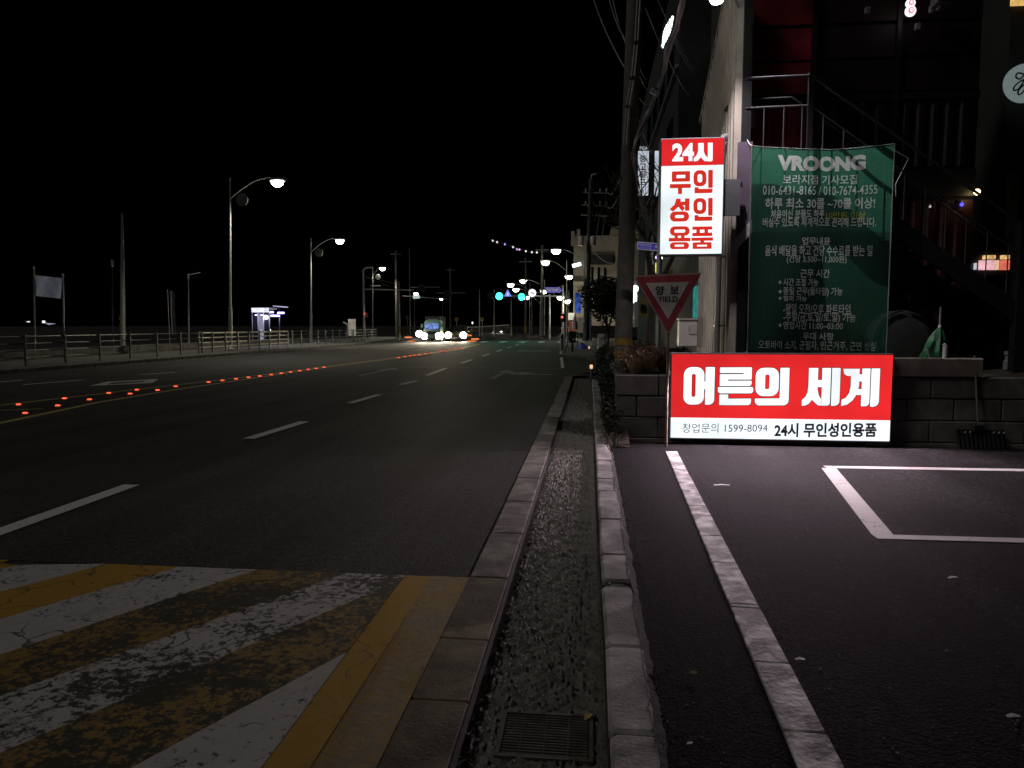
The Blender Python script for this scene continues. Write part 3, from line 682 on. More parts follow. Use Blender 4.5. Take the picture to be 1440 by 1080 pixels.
# ================================================================== CONTAINER BUILDING
cb = thing('container_building', (4.2,12,.92), 'dark red stacked container building with beige ribbed side wall', 'building')
def corrugated(mb, a, b, z0, z1, depth, pitch, nrm, ztop=None):
    """trapezoid ribs along a->b (2d), standing from z0 to z1"""
    a, b = Vector(a), Vector(b); L_ = (b-a).length; d = (b-a)/L_; n = Vector(nrm); k = int(L_/pitch); pts = []
    for i in range(k):
        s = i*pitch
        for (f, h) in ((0,0),(.35,0),(.5,1),(.85,1)): pts.append((a + d*(s+f*pitch) + n*(h*depth), (s+f*pitch)/L_))
    pts.append((b, 1))
    o = len(mb.v)
    for p, u in pts:
        zt = z1 if ztop is None else z1 + (ztop-z1)*u
        mb.v += [(p.x,p.y,z0),(p.x,p.y,zt)]
    for i in range(len(pts)-1): mb.f.append((o+2*i,o+2*i+2,o+2*i+3,o+2*i+1))
WX = 1.98
mb = MB(); corrugated(mb, (WX,10.42), (WX,13.45), .95, 6.9, .032, .19, (-1,0), ztop=5.25)
part(mb, 'side_wall', m_beige, cb)
part(MB().prism([(WX+.03,10.42,.95),(WX+.03,13.45,.95),(WX+.03,13.45,5.24),(WX+.03,10.42,6.9)], (.06,0,0)), 'wall_core', m_dark, cb)
part(MB().box(WX-.022,WX+.10,10.33,10.415,.92,7.0), 'corner_trim', m_beige, cb)
part(MB().prism([(WX-.04,10.40,6.92),(WX-.04,13.50,5.24),(WX-.04,13.50,5.31),(WX-.04,10.40,6.99)], (.14,0,0)), 'roof_trim', m_beige, cb)
# downpipe with elbow and clips
mb = MB().tube([(WX-.03,10.75,4.32),(WX-.10,10.72,4.30),(WX-.12,10.7,4.2),(WX-.12,10.7,2.3),(WX-.12,10.68,1.1),(WX-.2,10.6,.98)], .04, 10); part(mb, 'downpipe', M('pale_pipe', (.40,.38,.40), .4, var=.15), cb, smooth=True)
for z in (1.6,2.6,3.6): part(MB().box(WX-.17,WX-.022,10.67,10.73,z-.015,z+.015), 'pipe_clip', m_steel, cb)
# front wall of the containers, ribbed, in separate panels
FYC = 11.35
xs = 2.10
for k in range(3):
    x1 = xs + 1.18
    mb = MB(); corrugated(mb, (xs+.03,FYC), (x1-.03,FYC), .95, 3.45, .03, .2, (0,-1)); part(mb, 'lower_panel', m_dred if k == 0 else m_red, cb)
    mb = MB(); corrugated(mb, (xs+.03,FYC), (x1-.03,FYC), 3.95, 4.9, .03, .2, (0,-1)); part(mb, 'upper_panel', m_redlit if k == 0 else m_dred, cb)
    part(MB().box(xs-.03,xs+.03,FYC-.06,FYC+.06,.93,7.4), 'post', m_black, cb)
    mb = MB()
    for q in range(4): mb.box(xs+.04, x1-.04, FYC-.02+q%2*.02, FYC+.03, 5.05+q*.5, 5.50+q*.5)
    part(mb, 'shutter', m_redlit if k == 0 else m_dred, cb)
    part(MB().box(xs+.032,x1-.032,FYC-.05,FYC+.05,4.91,5.01), 'rail_beam', m_black, cb)
    part(MB().box(xs+.032,x1-.032,FYC-.05,FYC+.05,3.5,3.9), 'floor_beam', m_black, cb)
    if k == 0: part(MB().box(xs+.1,xs+.32,FYC-.08,FYC-.062,4.55,4.9), 'window', M('pale_glass', (.2,.22,.2), .3), cb)
    xs = x1
part(MB().box(2.1,5.64,FYC+.07,13.4,.93,7.4), 'core', m_dark, cb)
part(MB().box(2.05,2.17,10.28,10.40,.92,7.0), 'steel_column', m_black, cb)
part(MB().box(2.0,2.19,10.22,10.275,2.85,4.1), 'column_lit_face', M('purple_lit_tone', (.16,.12,.17), .45, var=.2), cb)  # sheet added over the column, purple light put into its colour
part(MB().prism([(1.99,10.20,2.62),(1.99,10.20,2.80),(2.20,10.20,3.05),(2.20,10.20,2.87)], (0,.05,0)), 'bracket', m_white, cb)

# ---- outside staircase: landing, stringers, treads, rails
st = thing('outside_staircase', (4.2,10.7,.92), 'black steel outside staircase climbing left behind the green banner', 'staircase')
TX0, TX1, TZ0, TZ1 = 2.96, 6.9, 3.93, 1.05
SLOPE = (TZ1-TZ0)/(TX1-TX0)
part(MB().box(2.20,2.96,10.25,11.28,3.84,3.95), 'landing', m_black, st)
for yy in (10.24, 11.22):
    part(MB().prism([(TX0,yy,TZ0-.02),(TX1,yy,TZ1-.02),(TX1,yy,TZ1-.30),(TX0,yy,TZ0-.30)], (0,.06,0)), 'stringer', m_black, st)
nt_ = 15
tme = mesh_of(MB().cbox((0,0,0), .27, .73, .035, b=.004), 'tread', m_black, (0,0,0))
for k in range(nt_):
    t = (k+.6)/nt_; piece(tme, 'tread', st, (TX0+(TX1-TX0)*t, 10.85, TZ0+(TZ1-TZ0)*t - .02))
RZ = 1.02
def rail(a, b, r, name='handrail', mat=m_rail): part(MB().tube([a,b], r, 8), name, mat, st)
ry = 10.27
rail((2.10,ry,4.95),(2.94,ry,4.96), .019); rail((2.10,ry,4.56),(2.94,ry,4.57), .013, 'mid_rail'); rail((2.94,ry,4.96),(5.74,ry,4.96+SLOPE*2.80), .019)
rail((2.94,ry,4.57),(5.74,ry,4.57+SLOPE*2.80), .012, 'mid_rail')
rail((2.10,ry,4.95),(1.93,10.9,4.72), .017); rail((2.10,ry,4.56),(1.93,10.9,4.30), .012, 'mid_rail')
rail((2.12,11.2,4.95),(2.94,11.2,4.96), .017); rail((2.94,11.2,4.96),(5.74,11.2,4.96+SLOPE*2.8), .017)
part(MB().box(2.91,2.975,ry-.03,ry+.03,3.9,5.0), 'newel', m_black, st); part(MB().box(2.06,2.13,ry+.02,ry+.08,3.9,5.0), 'newel', m_black, st)
part(MB().box(2.82,2.88,10.25,10.31,.93,3.83), 'support_post', m_black, st)
part(MB().box(5.66,5.84,ry-.07,ry+.07,.92,2.98), 'newel', m_black, st)
bal = [2.34,2.60,2.84]
for x in bal: part(MB().tube([(x,ry,3.9),(x,ry,4.56)], .008, 6), 'baluster', m_rail, st)
for k in range(10):
    x = 3.12 + k*.27; z = 4.57+SLOPE*(x-2.94)
    part(MB().tube([(x,ry,z-.66),(x,ry,z)], .008, 6), 'baluster', m_rail, st)

# ---- green banner, hung on cords in front of the stair, thin enough for the light behind to show through
BY = 10.12; BX0, BX1, BZ0, BZ1 = 2.16, 3.985, 1.25, 4.02
gb = thing('green_banner', ((BX0+BX1)/2, BY, BZ0), 'green fabric recruitment banner hung above the lit floor sign', 'banner')
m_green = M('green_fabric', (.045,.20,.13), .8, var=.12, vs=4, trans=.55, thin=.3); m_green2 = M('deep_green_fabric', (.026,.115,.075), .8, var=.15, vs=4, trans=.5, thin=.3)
m_btext = M('banner_white_print', (.90,.85,.88), .8, var=.12, vs=6, trans=.6); m_byel = M('banner_yellow_print', (.65,.56,.12), .8, var=.1, trans=.7)
def bplace(u, v, dep=0.0):
    """u, v in 0..1, v downward"""
    sag = .055*math.sin(math.pi*u)*max(0,1-v*3) + .028*u
    x = BX0 + (BX1-BX0)*u + .012*v
    folds = .026*math.sin(u*11+v*2.5) * (.35+.65*v) + .04*mnoise.noise(Vector((u*2.6, v*2.2, 4))) + .022*math.sin((u*1.2+v)*16)*max(0,.35-u-v*.6)*2.2
    return (x, BY + folds - dep, BZ1 - (BZ1-BZ0)*v - sag)
def bgrid(u0, u1, v0, v1, nu, nv):
    mb = MB()
    for j in range(nv+1):
        for i in range(nu+1): mb.v.append(bplace(u0+(u1-u0)*i/nu, v0+(v1-v0)*j/nv))
    for j in range(nv):
        for i in range(nu): a = j*(nu+1)+i; mb.f.append((a+nu+1,a+nu+2,a+1,a))
    return mb
def bq(x, y):       # survey of the banner print: photo position -> (u, v)
    xl = 1057 - 2*(y-205)/285; xr = 1259 - 11*(y-210)/280
    return ((x-xl)/(xr-xl), (y-207)/(492-207))
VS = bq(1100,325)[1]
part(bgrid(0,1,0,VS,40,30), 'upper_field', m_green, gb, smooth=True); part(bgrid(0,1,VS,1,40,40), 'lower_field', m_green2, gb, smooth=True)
hem = M('banner_hem', (.32,.34,.33), .8, trans=.3)
part(MB().tube([bplace(i/20,0) for i in range(21)], .006, 6), 'hem_cord', hem, gb)
for u in (0,1): part(MB().tube([bplace(u,i/20,.004) for i in range(21)], .008, 6), 'hem', hem, gb)
def btext(s, x0, y0, x1, y1, bold=.0, mat=m_btext):
    a, b = bq(x0,y0), bq(x1,y1)
    fit_text(s, lambda u, v: bplace(u, v, .004), gb, mat, bold, (a[0],a[1],b[0],b[1]), name='print_line')
btext('VROONG', 1094,217,1219,239, .06)
btext('보라지점 기사모집', 1102,244,1208,258, .012)
btext('010-6431-8165 / 010-7674-4355', 1074,260,1235,273, .005)
btext('하루 최소 30콜 ~70콜 이상!', 1078,277,1232,293, .02)
btext('처음이신 분들도 하루', 1086,294,1161,306, .02); btext('10만원 이상', 1164,297,1219,307, .012, m_byel)
btext('버실수 있도록 체계적으로 관리해 드립니다.', 1075,305,1233,318, .012)
btext('업무내용', 1130,332,1170,343, .025)
btext('음식 배달을 하고 건당 수수료를 받는 일', 1079,343,1228,358, .015); btext('(건당 3,500~11,000원)', 1109,357,1193,369, .012)
btext('근무 시간', 1128,376,1170,388, .02)
btext('◆', 1097.0,391.8,1102.0,397.6); btext('시간 조절 가능', 1104.0,389.0,1154,400.0, .015); btext('◆', 1097.0,404.8,1102.0,410.6); btext('종일 근무(풀타임) 가능', 1104.0,401.0,1188,414.0, .015); btext('◆', 1097.0,414.3,1102.0,420.1); btext('협의 가능', 1104.0,413.0,1138,421.0, .015)
btext('-평일 오전/오후 파트타임', 1104,424,1198,439, .012); btext('-주말(금,토,일/토,일) 가능', 1104,436,1205,451, .012); btext('◆', 1097.0,451.8,1102.0,457.6); btext('영업시간 11:00~03:00', 1104.0,449.0,1188,460.0, .012)
btext('우대 사항', 1133,464,1176,475, .012); btext('오토바이 소지, 군필자, 인근거주, 근면 성실', 1070,476,1232,489, .004)
for (a, b) in ((bplace(0,0),(2.11,10.2,4.12)),(bplace(1,0),(4.10,10.38,3.99)),(bplace(0,1),(2.12,10.25,1.2)),(bplace(1,1),(4.03,10.0,1.18)),(bplace(.07,0),(2.13,10.36,4.13))):
    part(MB().tube([a, ((a[0]+b[0])/2,(a[1]+b[1])/2,(a[2]+b[2])/2-.02), b], .006, 6), 'tie_cord', m_white, gb)
for (a, b) in (((4.05,10.38,4.0),(4.28,10.38,3.86)),((4.28,10.38,3.86),(4.12,10.36,3.52)),((4.12,10.36,3.52),(4.13,10.36,3.35))): part(MB().tube([a,b], .006, 6), 'loose_cord', m_white, gb)

# ---- bright round lamp on the building corner, lighting wall and stair, with an assumed second head
lp = thing('corner_floodlight', (1.72,10.42,6.1), 'bright round white lamp at the top of the beige wall corner', 'lamp')
p = AY(1008,-4,9.35); e_lamp = E('white_lamp', (1,.99,.95), 30, sample=False)
part(MB().lathe(p, [(.02,-.085),(.07,-.06),(.095,0),(.07,.06),(.02,.085)], 16), 'globe', e_lamp, lp, smooth=True)
part(MB().tube([p+Vector((.05,0,.08)), p+Vector((.16,.02,.14)), (WX+.02,10.45,p.z+.30)], .02, 8), 'arm', m_steel, lp)
light('SPOT', lp, p - Vector((0.0,.0,.13)), 270, (1,.90,.94), (p.x+.25,p.y+.5,0), .06, rad(122), .75)
q = Vector((2.62,11.02,6.95)); part(MB().cbox(q, .16,.12,.12, rot=Matrix.Rotation(.3,3,'X'), b=.02), 'assumed_flood_head', m_grey, lp); part(MB().tube([q+Vector((0,.05,.05)),(2.62,11.34,7.0)], .02, 8), 'assumed_flood_arm', m_steel, lp)  # unseen lamp head above the stair, assumed from rail shadows on the banner
light('SPOT', lp, q - Vector((0,.03,.12)), 1150, (1,.95,.93), (2.98,10.06,3.1), .015, rad(44), .5)  # beam of the assumed head, put in to light the banner from behind

# ---- clutter on the raised plot right of the banner
dr = thing('cable_drum', (4.55,10.75,.92), 'big round dark grey drum lying on its side right of the banner', 'drum')
mb = MB().lathe((4.43,10.62,1.40), [(.02,.02),(.30,.02),(.36,.0),(.40,-.02),(.42,-.06),(.42,-.34),(.38,-.40),(.02,-.40)], 28, 'y'); part(mb, 'shell', M('drum_grey', (.24,.24,.25), .6, var=.2, vs=4, stain=.3), dr, smooth=True)
for r_ in (.37,.41): part(MB().tube([(4.43+r_*math.cos(a*math.pi/14),10.59,1.40+r_*math.sin(a*math.pi/14)) for a in range(29)], .012, 6), 'rim', m_rubber, dr)
part(MB().cbox((4.43,10.72,.96), .5,.3,.08), 'cradle', m_black, dr)
cv = MB(); base = Vector((4.62,10.15,1.17))
nseg = 16
for j in range(9):
    t = j/8; r_ = .15*(1-t)**.7 + .02
    for k in range(nseg):
        a = 2*math.pi*k/nseg; q = r_*(1+.22*math.sin(k*2.6+j*.4)); cv.v.append((base.x+.06*t+q*math.cos(a), base.y+q*.7*math.sin(a), base.z+.40*t))
for j in range(8):
    for k in range(nseg): k2 = (k+1)%nseg; cv.f.append((j*nseg+k,j*nseg+k2,(j+1)*nseg+k2,(j+1)*nseg+k))
par = thing('folded_parasol', (4.65,10.15,1.17), 'green folded parasol standing on the wall coping', 'parasol')
part(cv, 'canopy', M('green_tarp', (.008,.07,.025), .45, var=.4, vs=9), par, smooth=True); part(MB().tube([(4.68,10.15,1.5),(4.68,10.15,1.85)], .014, 8), 'shaft', m_steel, par); part(MB().lathe((4.68,10.15,1.56),[(.0,0),(.022,.01),(.022,.04),(0,.05)],8), 'collar', m_white, par)
p = AY(1329,488,9.98); single(MB().tube([(p.x,9.98,1.175),(p.x+.003,9.98,1.33),(p.x-.02,9.98,1.36)], [.03,.028,.022], 10), 'pipe_stub', m_white, 'short pale pipe stub sticking up from the wall coping', 'pipe')
p = AY(1308,480,10.0); single(MB().tube([(p.x,10.0,1.175),(p.x-.03,10.0,1.32)], .012, 6), 'steel_peg', m_grey, 'thin grey peg beside the green folded parasol', 'peg')
# snow shovel leaning on the wall
sh = thing('snow_shovel', (5.0,9.74,.02), 'black ribbed snow shovel with thin wooden handle leaning on the wall', 'shovel')
a = AY(1343,612,9.78); b = AY(1411,612,9.78); sw = b.x-a.x
mb = MB(); npf = 22
for j in range(2):
    for i in range(npf+1):
        x = a.x + sw*i/npf; rib = .012 if i % 2 else 0
        mb.v += [(x, 9.70+.07*j - rib, .015 + .24*j)]
for i in range(npf): mb.f.append((i,i+1,npf+2+i,npf+1+i))
bl = part(mb, 'blade', M('shovel_plastic', (.008,.009,.010), .6, var=.2, spec=.15), sh); sol = bl.modifiers.new('thickness','SOLIDIFY'); sol.thickness = .008
for k, i in enumerate((1,2,7,8,9)):  # steel bits standing in for glints on the ribs
    x = a.x + sw*(.06+.1*i); part(MB().cbox((x,9.725,.225), .009,.008,.03, rot=Matrix.Rotation(.5,3,'Y'), b=.003), 'rib_glint', m_steel, sh)
part(MB().cbox((a.x+sw*.45,9.75,.27), .14,.04,.1, b=.012), 'socket', m_rubber, sh)
h0 = Vector((a.x+sw*.45,9.75,.25)); h1 = AY(1371,500,9.83); part(MB().tube([h0,h1], .014, 8), 'handle', m_wood, sh)
p = AY(1417,500,10.5); single(MB().lathe((p.x,10.5,.93),[(.05,0),(.05,.18),(.03,.2),(.03,.26),(.045,.27),(.045,.32)],10), 'plastic_bottle', m_grey, 'small pale bottle on the raised ground at the right edge', 'bottle')
# timber and junk with pale edges behind the shovel
jk = thing('stacked_timber', (5.1,10.7,.92), 'low stack of timber offcuts on the raised ground beside the stair', 'timber')
for k in range(5): part(MB().cbox((5.0+.05*(k%2),10.8,.97+k*.05), .75-.07*k,.10,.04, rot=Matrix.Rotation(.03*k,3,'Z'), b=.004), 'plank', m_wood, jk)
# earth heap at the right edge
mb = MB(); n = 14
for j in range(n+1):
    for i in range(n+1):
        x = 4.95+i*.2; y = 9.95+j*.1; mb.v.append((x,y,.90+.13*math.exp(-((x-6.2)**2)/1.2-((y-10.5)**2)/.2)+.02*mnoise.noise(Vector((x*6,y*6,0)))))
for j in range(n):
    for i in range(n): q=j*(n+1)+i; mb.f.append((q,q+1,q+n+2,q+n+1))
struct(mb, 'earth_heap', m_verge, smooth=True, kind='stuff', label='low heap of dark earth on the raised plot')
# ---- cafe behind at the right edge
cf = thing('cafe_building', (8.4,14.6,.9), 'dark grey cafe building with round script sign at the right edge', 'building')
cx = AY(1412,200,14.0).x
part(MB().box(cx,cx+6,14.0,20,.9,9), 'wall', M('dim_render', (.030,.034,.03), .85, var=.3, vs=2), cf)
p = AY(1423,300,13.9); part(MB().box(p.x-.10,p.x+.05,13.8,13.95,.9,4.3), 'pillar', M('pale_pillar', (.22,.25,.22), .6, var=.2), cf)
for (y0, y1) in ((240,310),(335,375),(405,430)):
    a = AY(1431,y1,13.95); b = AY(1445,y0,13.95); o = part(MB().box(a.x,a.x+1.6,13.93,13.985,a.z,b.z), 'window', m_glass, cf); part(MB().box(a.x-.04,a.x+1.7,13.90,13.925,a.z-.08,a.z-.01), 'sill', M('pale_sill', (.20,.22,.19), .6), o)
a = AY(1424,6,13.9); part(MB().box(a.x,a.x+1.2,13.92,13.98,a.z,a.z+.8), 'lit_window', E('warm_window', (1,.62,.18), .75, .4, 6), cf)
rs = thing('round_sign', AY(1437,117,13.6), 'round pale grey sign with flowing black script at the right edge', 'sign')
c = AY(1440,117,13.6); m_disc = E('dim_lit_disc', (.42,.52,.53), .30, .1, 3)
part(MB().lathe(c, [(.27,-.05),(.325,-.04),(.325,.02),(.31,.03)], 32, 'y'), 'disc', m_disc, rs)
def scr(pts):
    out = []; P_ = [Vector(q) for q in pts]; n_ = len(P_)
    for i in range(n_-1):
        a, b, c2, d_ = P_[max(0,i-1)], P_[i], P_[i+1], P_[min(n_-1,i+2)]
        for k in range(6): t = k/6; out.append(.5*((2*b) + (-a+c2)*t + (2*a-5*b+4*c2-d_)*t*t + (-a+3*b-3*c2+d_)*t**3))
    out.append(P_[-1]); return [(c.x + q.x*.325, c.y-.034, c.z + -q.y*.325) for q in out]
part(MB().tube(scr([(-.12,-.45),(-.4,-.5),(-.48,-.3),(-.25,-.2),(0,-.5),(-.08,-.1),(-.3,.3),(-.55,.38),(-.5,.15),(-.2,-.1),(.15,-.22)]), .014, 6), 'script_stroke', e_black, rs, smooth=True)
part(MB().tube(scr([(.25,-.5),(.1,.0),(-.05,.45),(-.28,.62),(-.32,.42),(-.1,.15),(.2,-.05),(.5,-.2)]), .014, 6), 'script_stroke', e_black, rs, smooth=True)
# lit shop window far behind the stair
sw_ = thing('lit_shopfront', AY(1393,440,13.6), 'small lit pink and amber shop window seen under the stair rail', 'shop window')
def yz(x0,y0,x1,y1,Y): a = AY(x0,y1,Y); b = AY(x1,y0,Y); return a.x,b.x,a.z,b.z
for (q, nm, mt) in (((1366,352,1422,388),'frame',m_black),((1377,366,1399,379.5),'pane',E('pink_window',(1,.55,.6),.75,.35,8)),((1400,366,1404,379.5),'pane',E('amber_strip',(1,.6,.35),.8)),((1407,366,1419,379.5),'pane',E('red_window',(1,.22,.15),.7,.3,8)),((1383,359,1399,364.5),'lamp_row',E('amber_lamps',(1,.62,.25),.8,.5,20)),((1408,359,1419,364.5),'lamp_row',bpy.data.materials['amber_lamps']),((1370.5,370,1372.5,379),'strip_lamp',E('pale_strip',(.8,.9,1),.6))):
    x0,x1,z0,z1 = yz(*q,13.6); part(MB().box(x0,x1,13.65 if nm=='frame' else 13.57,13.8 if nm=='frame' else 13.64,z0,z1), nm, mt, sw_)
bw = bpy.data.materials['charcoal_wall']
single(MB().box(6.8,12.5,19.21,23,.9,8), 'back_building', bw, 'near black building behind the stair and cafe', 'building')
# small lamps hanging along the stair
def small_lamp(px, py, Y, r, col, st_, label, cat='lamp', energy=0):
    p = AY(px,py,Y); t = thing('small_lamp', (p.x,p.y,p.z), label, cat)
    part(MB().lathe(p, [(.2*r,-r),(.8*r,-.6*r),(r,0),(.8*r,.6*r),(.2*r,r)], 10), 'bulb', E('bulb', col, st_, sample=False), t, smooth=True)
    part(MB().lathe(p+Vector((0,0,r)), [(.4*r,-.1*r),(.5*r,.5*r),(.15*r,1.1*r)], 8), 'cap', m_white if st_ < 6 else m_rubber, t)
    if energy: light('POINT', t, p - Vector((0,.02,r*2)), energy, col, size=.03)
small_lamp(1374,270,11.2,.045,(1,.7,.3),6,'small warm bulb glowing above the stair handrail',energy=.6)
small_lamp(1352.5,287.5,11.3,.028,(.06,.05,1),3,'tiny blue indicator lamp below the warm bulb')
small_lamp(1308,290.5,11.1,.018,(.9,.9,.9),.5,'tiny grey reflector behind the handrail left of the blue lamp')  # shine of the reflector put in as a weak glow
# lit pink double lantern near the top
pk = thing('neon_lantern', AY(1280,25,11.0), 'small glowing pink and white double ring lantern near the top right', 'lantern')
for k, (py, r_) in enumerate(((5,.065),(16,.075))):
    c_ = AY(1280,py,11.0); part(MB().lathe(c_, [(r_*.9,-.02),(r_,0),(r_*.92,.03)], 20, 'y'), 'ring_face', E('neon_white', (1,.85,.9), 1.4, sample=False), pk)
    part(MB().lathe(c_-Vector((0,.035,0)), [(r_*.55,0),(r_*.55,.008)], 18, 'y'), 'pink_ring', E('neon_pink', (1,.12,.3), 1.1, sample=False), pk)
    part(MB().lathe(c_-Vector((0,.046,0)), [(r_*.33,0),(r_*.33,.006)], 14, 'y'), 'core_light', bpy.data.materials['neon_white'], pk)
    part(MB().lathe(c_-Vector((0,.055,0)), [(r_*.1,0),(r_*.1,.006)], 10, 'y'), 'centre_pin', e_black, pk)
ac = thing('air_conditioner', AY(1325,10,11.1), 'dim outdoor unit hung high right of the pink lantern', 'air conditioner')
p = AY(1325,2,11.1); part(MB().cbox(p, .24,.2,.12, b=.01), 'case', m_grey, ac); part(MB().cbox(p-Vector((0,.105,0)), .17,.01,.06), 'grille', m_black, ac); part(MB().lathe(AY(1322,12,11.1),[(.06,-.02),(.04,.03)],12), 'camera_dome', m_grey, ac)
for k, (px, py, lab) in enumerate(((1220,15,'dim grey junction box high on the dark wall above the banner'),(1310,14,'dim grey junction box just left of the high outdoor unit'),(1290,38,'dim grey junction box below the pink lantern'))):
    p = AY(px,py,11.2); t = thing('junction_box', p, lab, 'junction box', 'junction boxes on the dark wall'); part(MB().cbox(p, .07,.06,.10, b=.008), 'box', m_grey, t); part(MB().cbox(p-Vector((0,.033,0)), .05,.006,.075), 'lid', m_grey, t)

# ================================================================== VERGE PLANTS
def leaves(mb, c, r, n, s, dens=None):
    for _ in range(n):
        while True:
            q = Vector((rng.uniform(-1,1),rng.uniform(-1,1),rng.uniform(-1,1)))
            if q.length < 1: break
        q *= (q.length**-.3) if q.length > 0 else 1
        p = Vector(c) + Vector((q.x*r[0],q.y*r[1],q.z*r[2])); k = s*rng.uniform(.5,1.3)
        R = Matrix.Rotation(rng.uniform(0,6.3),3,'Z') @ Matrix.Rotation(rng.uniform(-1.2,1.2),3,'X')
        o = len(mb.v)
        mb.v += [tuple(p + R @ Vector(v)) for v in ((-k*.5,0,0),(0,-k*.3,k*.06),(k*.5,0,0),(0,k*.3,k*.06))]; mb.f.append((o,o+1,o+2,o+3))
def blades(mb, c, n, h, spread, wd=.008):
    for _ in range(n):
        a = rng.uniform(0,6.28); d = Vector((math.cos(a),math.sin(a),0)); L_ = h*rng.uniform(.5,1.1); lean = spread*rng.uniform(.2,1); p = Vector(c) + d*rng.uniform(0,.07); s = Vector((-d.y,d.x,0))*wd
        o = len(mb.v); m1 = p + d*lean*L_*.35 + Vector((0,0,L_*.6)); m2 = p + d*lean*L_ + Vector((0,0,L_*(.95-.3*lean)))
        mb.v += [tuple(q) for q in (p-s,p+s,m1+s*.7,m1-s*.7,m2)]; mb.f += [(o,o+1,o+2,o+3),(o+3,o+2,o+4)]
def twig_bush(mb, c, n, h, spread, r=.008):
    for _ in range(n):
        a = rng.uniform(0,6.28); p = Vector(c); d = Vector((math.cos(a)*spread*rng.random(), math.sin(a)*spread*rng.random(), 1)).normalized(); pts = [p.copy()]
        for k in range(4): p = p + d*h/4*rng.uniform(.7,1.2); d = (d + Vector((rng.uniform(-.4,.4),rng.uniform(-.4,.4),.05))).normalized(); pts.append(p.copy())
        mb.tube(pts, [r,r*.8,r*.6,r*.45,r*.3], 4, cap=False)
def bush(name, x, y, z, r, nl, ls, mat, label, cat='shrub', group=None, twigs=10, tall=1.0):
    t = thing(name, (x,y,z), label, cat, group)
    mb = MB(); twig_bush(mb, (x,y,z), twigs, r[2]*1.7, .9, .009); part(mb, 'branches', m_bark, t)
    mb = MB()
    for _ in range(7): leaves(mb, (x+rng.uniform(-.6,.6)*r[0], y+rng.uniform(-.6,.6)*r[1], z+r[2]*rng.uniform(.5,1.25)), (r[0]*.5,r[1]*.5,r[2]*.45), nl//7, ls)
    part(mb, 'foliage', mat, t)
Yb = 10.35
for k, (px, py, rx, rz_, mat, lab) in enumerate(((905,515,.36,.30,m_shrub,'low dry brown shrub on top of the block wall left end'),(965,492,.34,.22,m_leaf,'dark leafy shrub behind the yield sign pole'),(1005,494,.26,.14,m_leaf,'small dark shrub at the foot of the beige wall'))):
    p = AY(px,py,Yb+.25*k); bush('shrub', p.x, p.y, .93, (rx,.3,rz_), 1700, .05, mat, lab)
for k, (px, Y_, lab) in enumerate(((893,10.1,'tuft of dry grass nearest the left end of the block wall'),(912,10.2,'tall tuft of dry pale grass above the block wall'),(932,10.5,'reddish dry grass tuft behind the yield sign point'),(880,10.6,'sparse dry grass tuft by the utility pole foot'))):
    p = AY(px,520,Y_); mb = MB(); blades(mb, (p.x,p.y,.92), 130, .42 + .1*(k%2), 1.0, .006); t = single(mb, 'dry_grass_tuft', m_dry, lab, 'grass tuft', 'dry grass tufts on the wall')
mb = MB()
for _ in range(38):
    yy = rng.uniform(9.9,20); leaves(mb, (rng.uniform(.28,.44),yy,rng.uniform(.05,.15)+min(.8,(yy-9.4)*.4)*rng.uniform(.2,1.1)), (.13,.45,.2), 210, .055)
t = struct(mb, 'ivy', m_leaf, kind='stuff', label='dark ivy trailing down the bank to the kerb')
mb = MB()
for _ in range(130): blades(mb, (rng.uniform(.24,.36), rng.uniform(8.8,14), rng.uniform(0,.12)), 6, .14, 1.4, .005)
for _ in range(70): blades(mb, (rng.uniform(.27,.33), rng.uniform(2.2,8.8), .005), 3, .03, 1.6, .003)
for _ in range(26): blades(mb, (rng.uniform(.045,.075), rng.uniform(2.3,4.2), -.08), 3, .03, 1.4, .0025)
struct(mb, 'weeds', M('dull_weed', (.06,.055,.028), .8, var=.5, vs=20), kind='stuff', label='short weeds along the kerb edge')
# dark evergreen and bare winter tree behind the utility pole
def tree(name, x, y, z, h, crown_r, nl, ls, leafmat, label, depth=4, seedk=0, group=None):
    t = thing(name, (x,y,z), label, 'tree', group); mb = MB(); tips = []
    def grow(p, d, L_, r, k):
        pts = [p]; q = p
        for _ in range(3): q = q + d*L_/3; d = (d + Vector((rng.uniform(-.18,.18),rng.uniform(-.18,.18),.04))).normalized(); pts.append(q)
        mb.tube(pts, [r,r*.88,r*.76,r*.64], 6 if r > .02 else 4, cap=False); tips.append(q)
        if k:
            for _ in range(3):
                a = rng.uniform(0,6.28); nd = (d + Vector((math.cos(a),math.sin(a),rng.uniform(-.1,.5)))*rng.uniform(.5,.95)).normalized(); grow(q, nd, L_*rng.uniform(.6,.8), r*.6, k-1)
    grow(Vector((x,y,z)), Vector((rng.uniform(-.05,.05),0,1)), h*.36, h*.022, depth)
    part(mb, 'trunk', m_bark, t)
    if nl:
        mb = MB()
        for q in tips[len(tips)//4:]: leaves(mb, q, (crown_r*.3,)*3, max(8, nl//len(tips)), ls)
        part(mb, 'crown', leafmat, t)
    return t
tree('bare_tree', 1.15, 13.8, .9, 3.9, 1, 0, 0, None, 'bare winter tree with fine twigs behind the tall lit sign', 5)
p = AY(852,470,24); tree('evergreen_tree', p.x, 24, .3, 2.9, 1.3, 10000, .10, m_leafd, 'dark low evergreen tree left of the utility pole', 3)

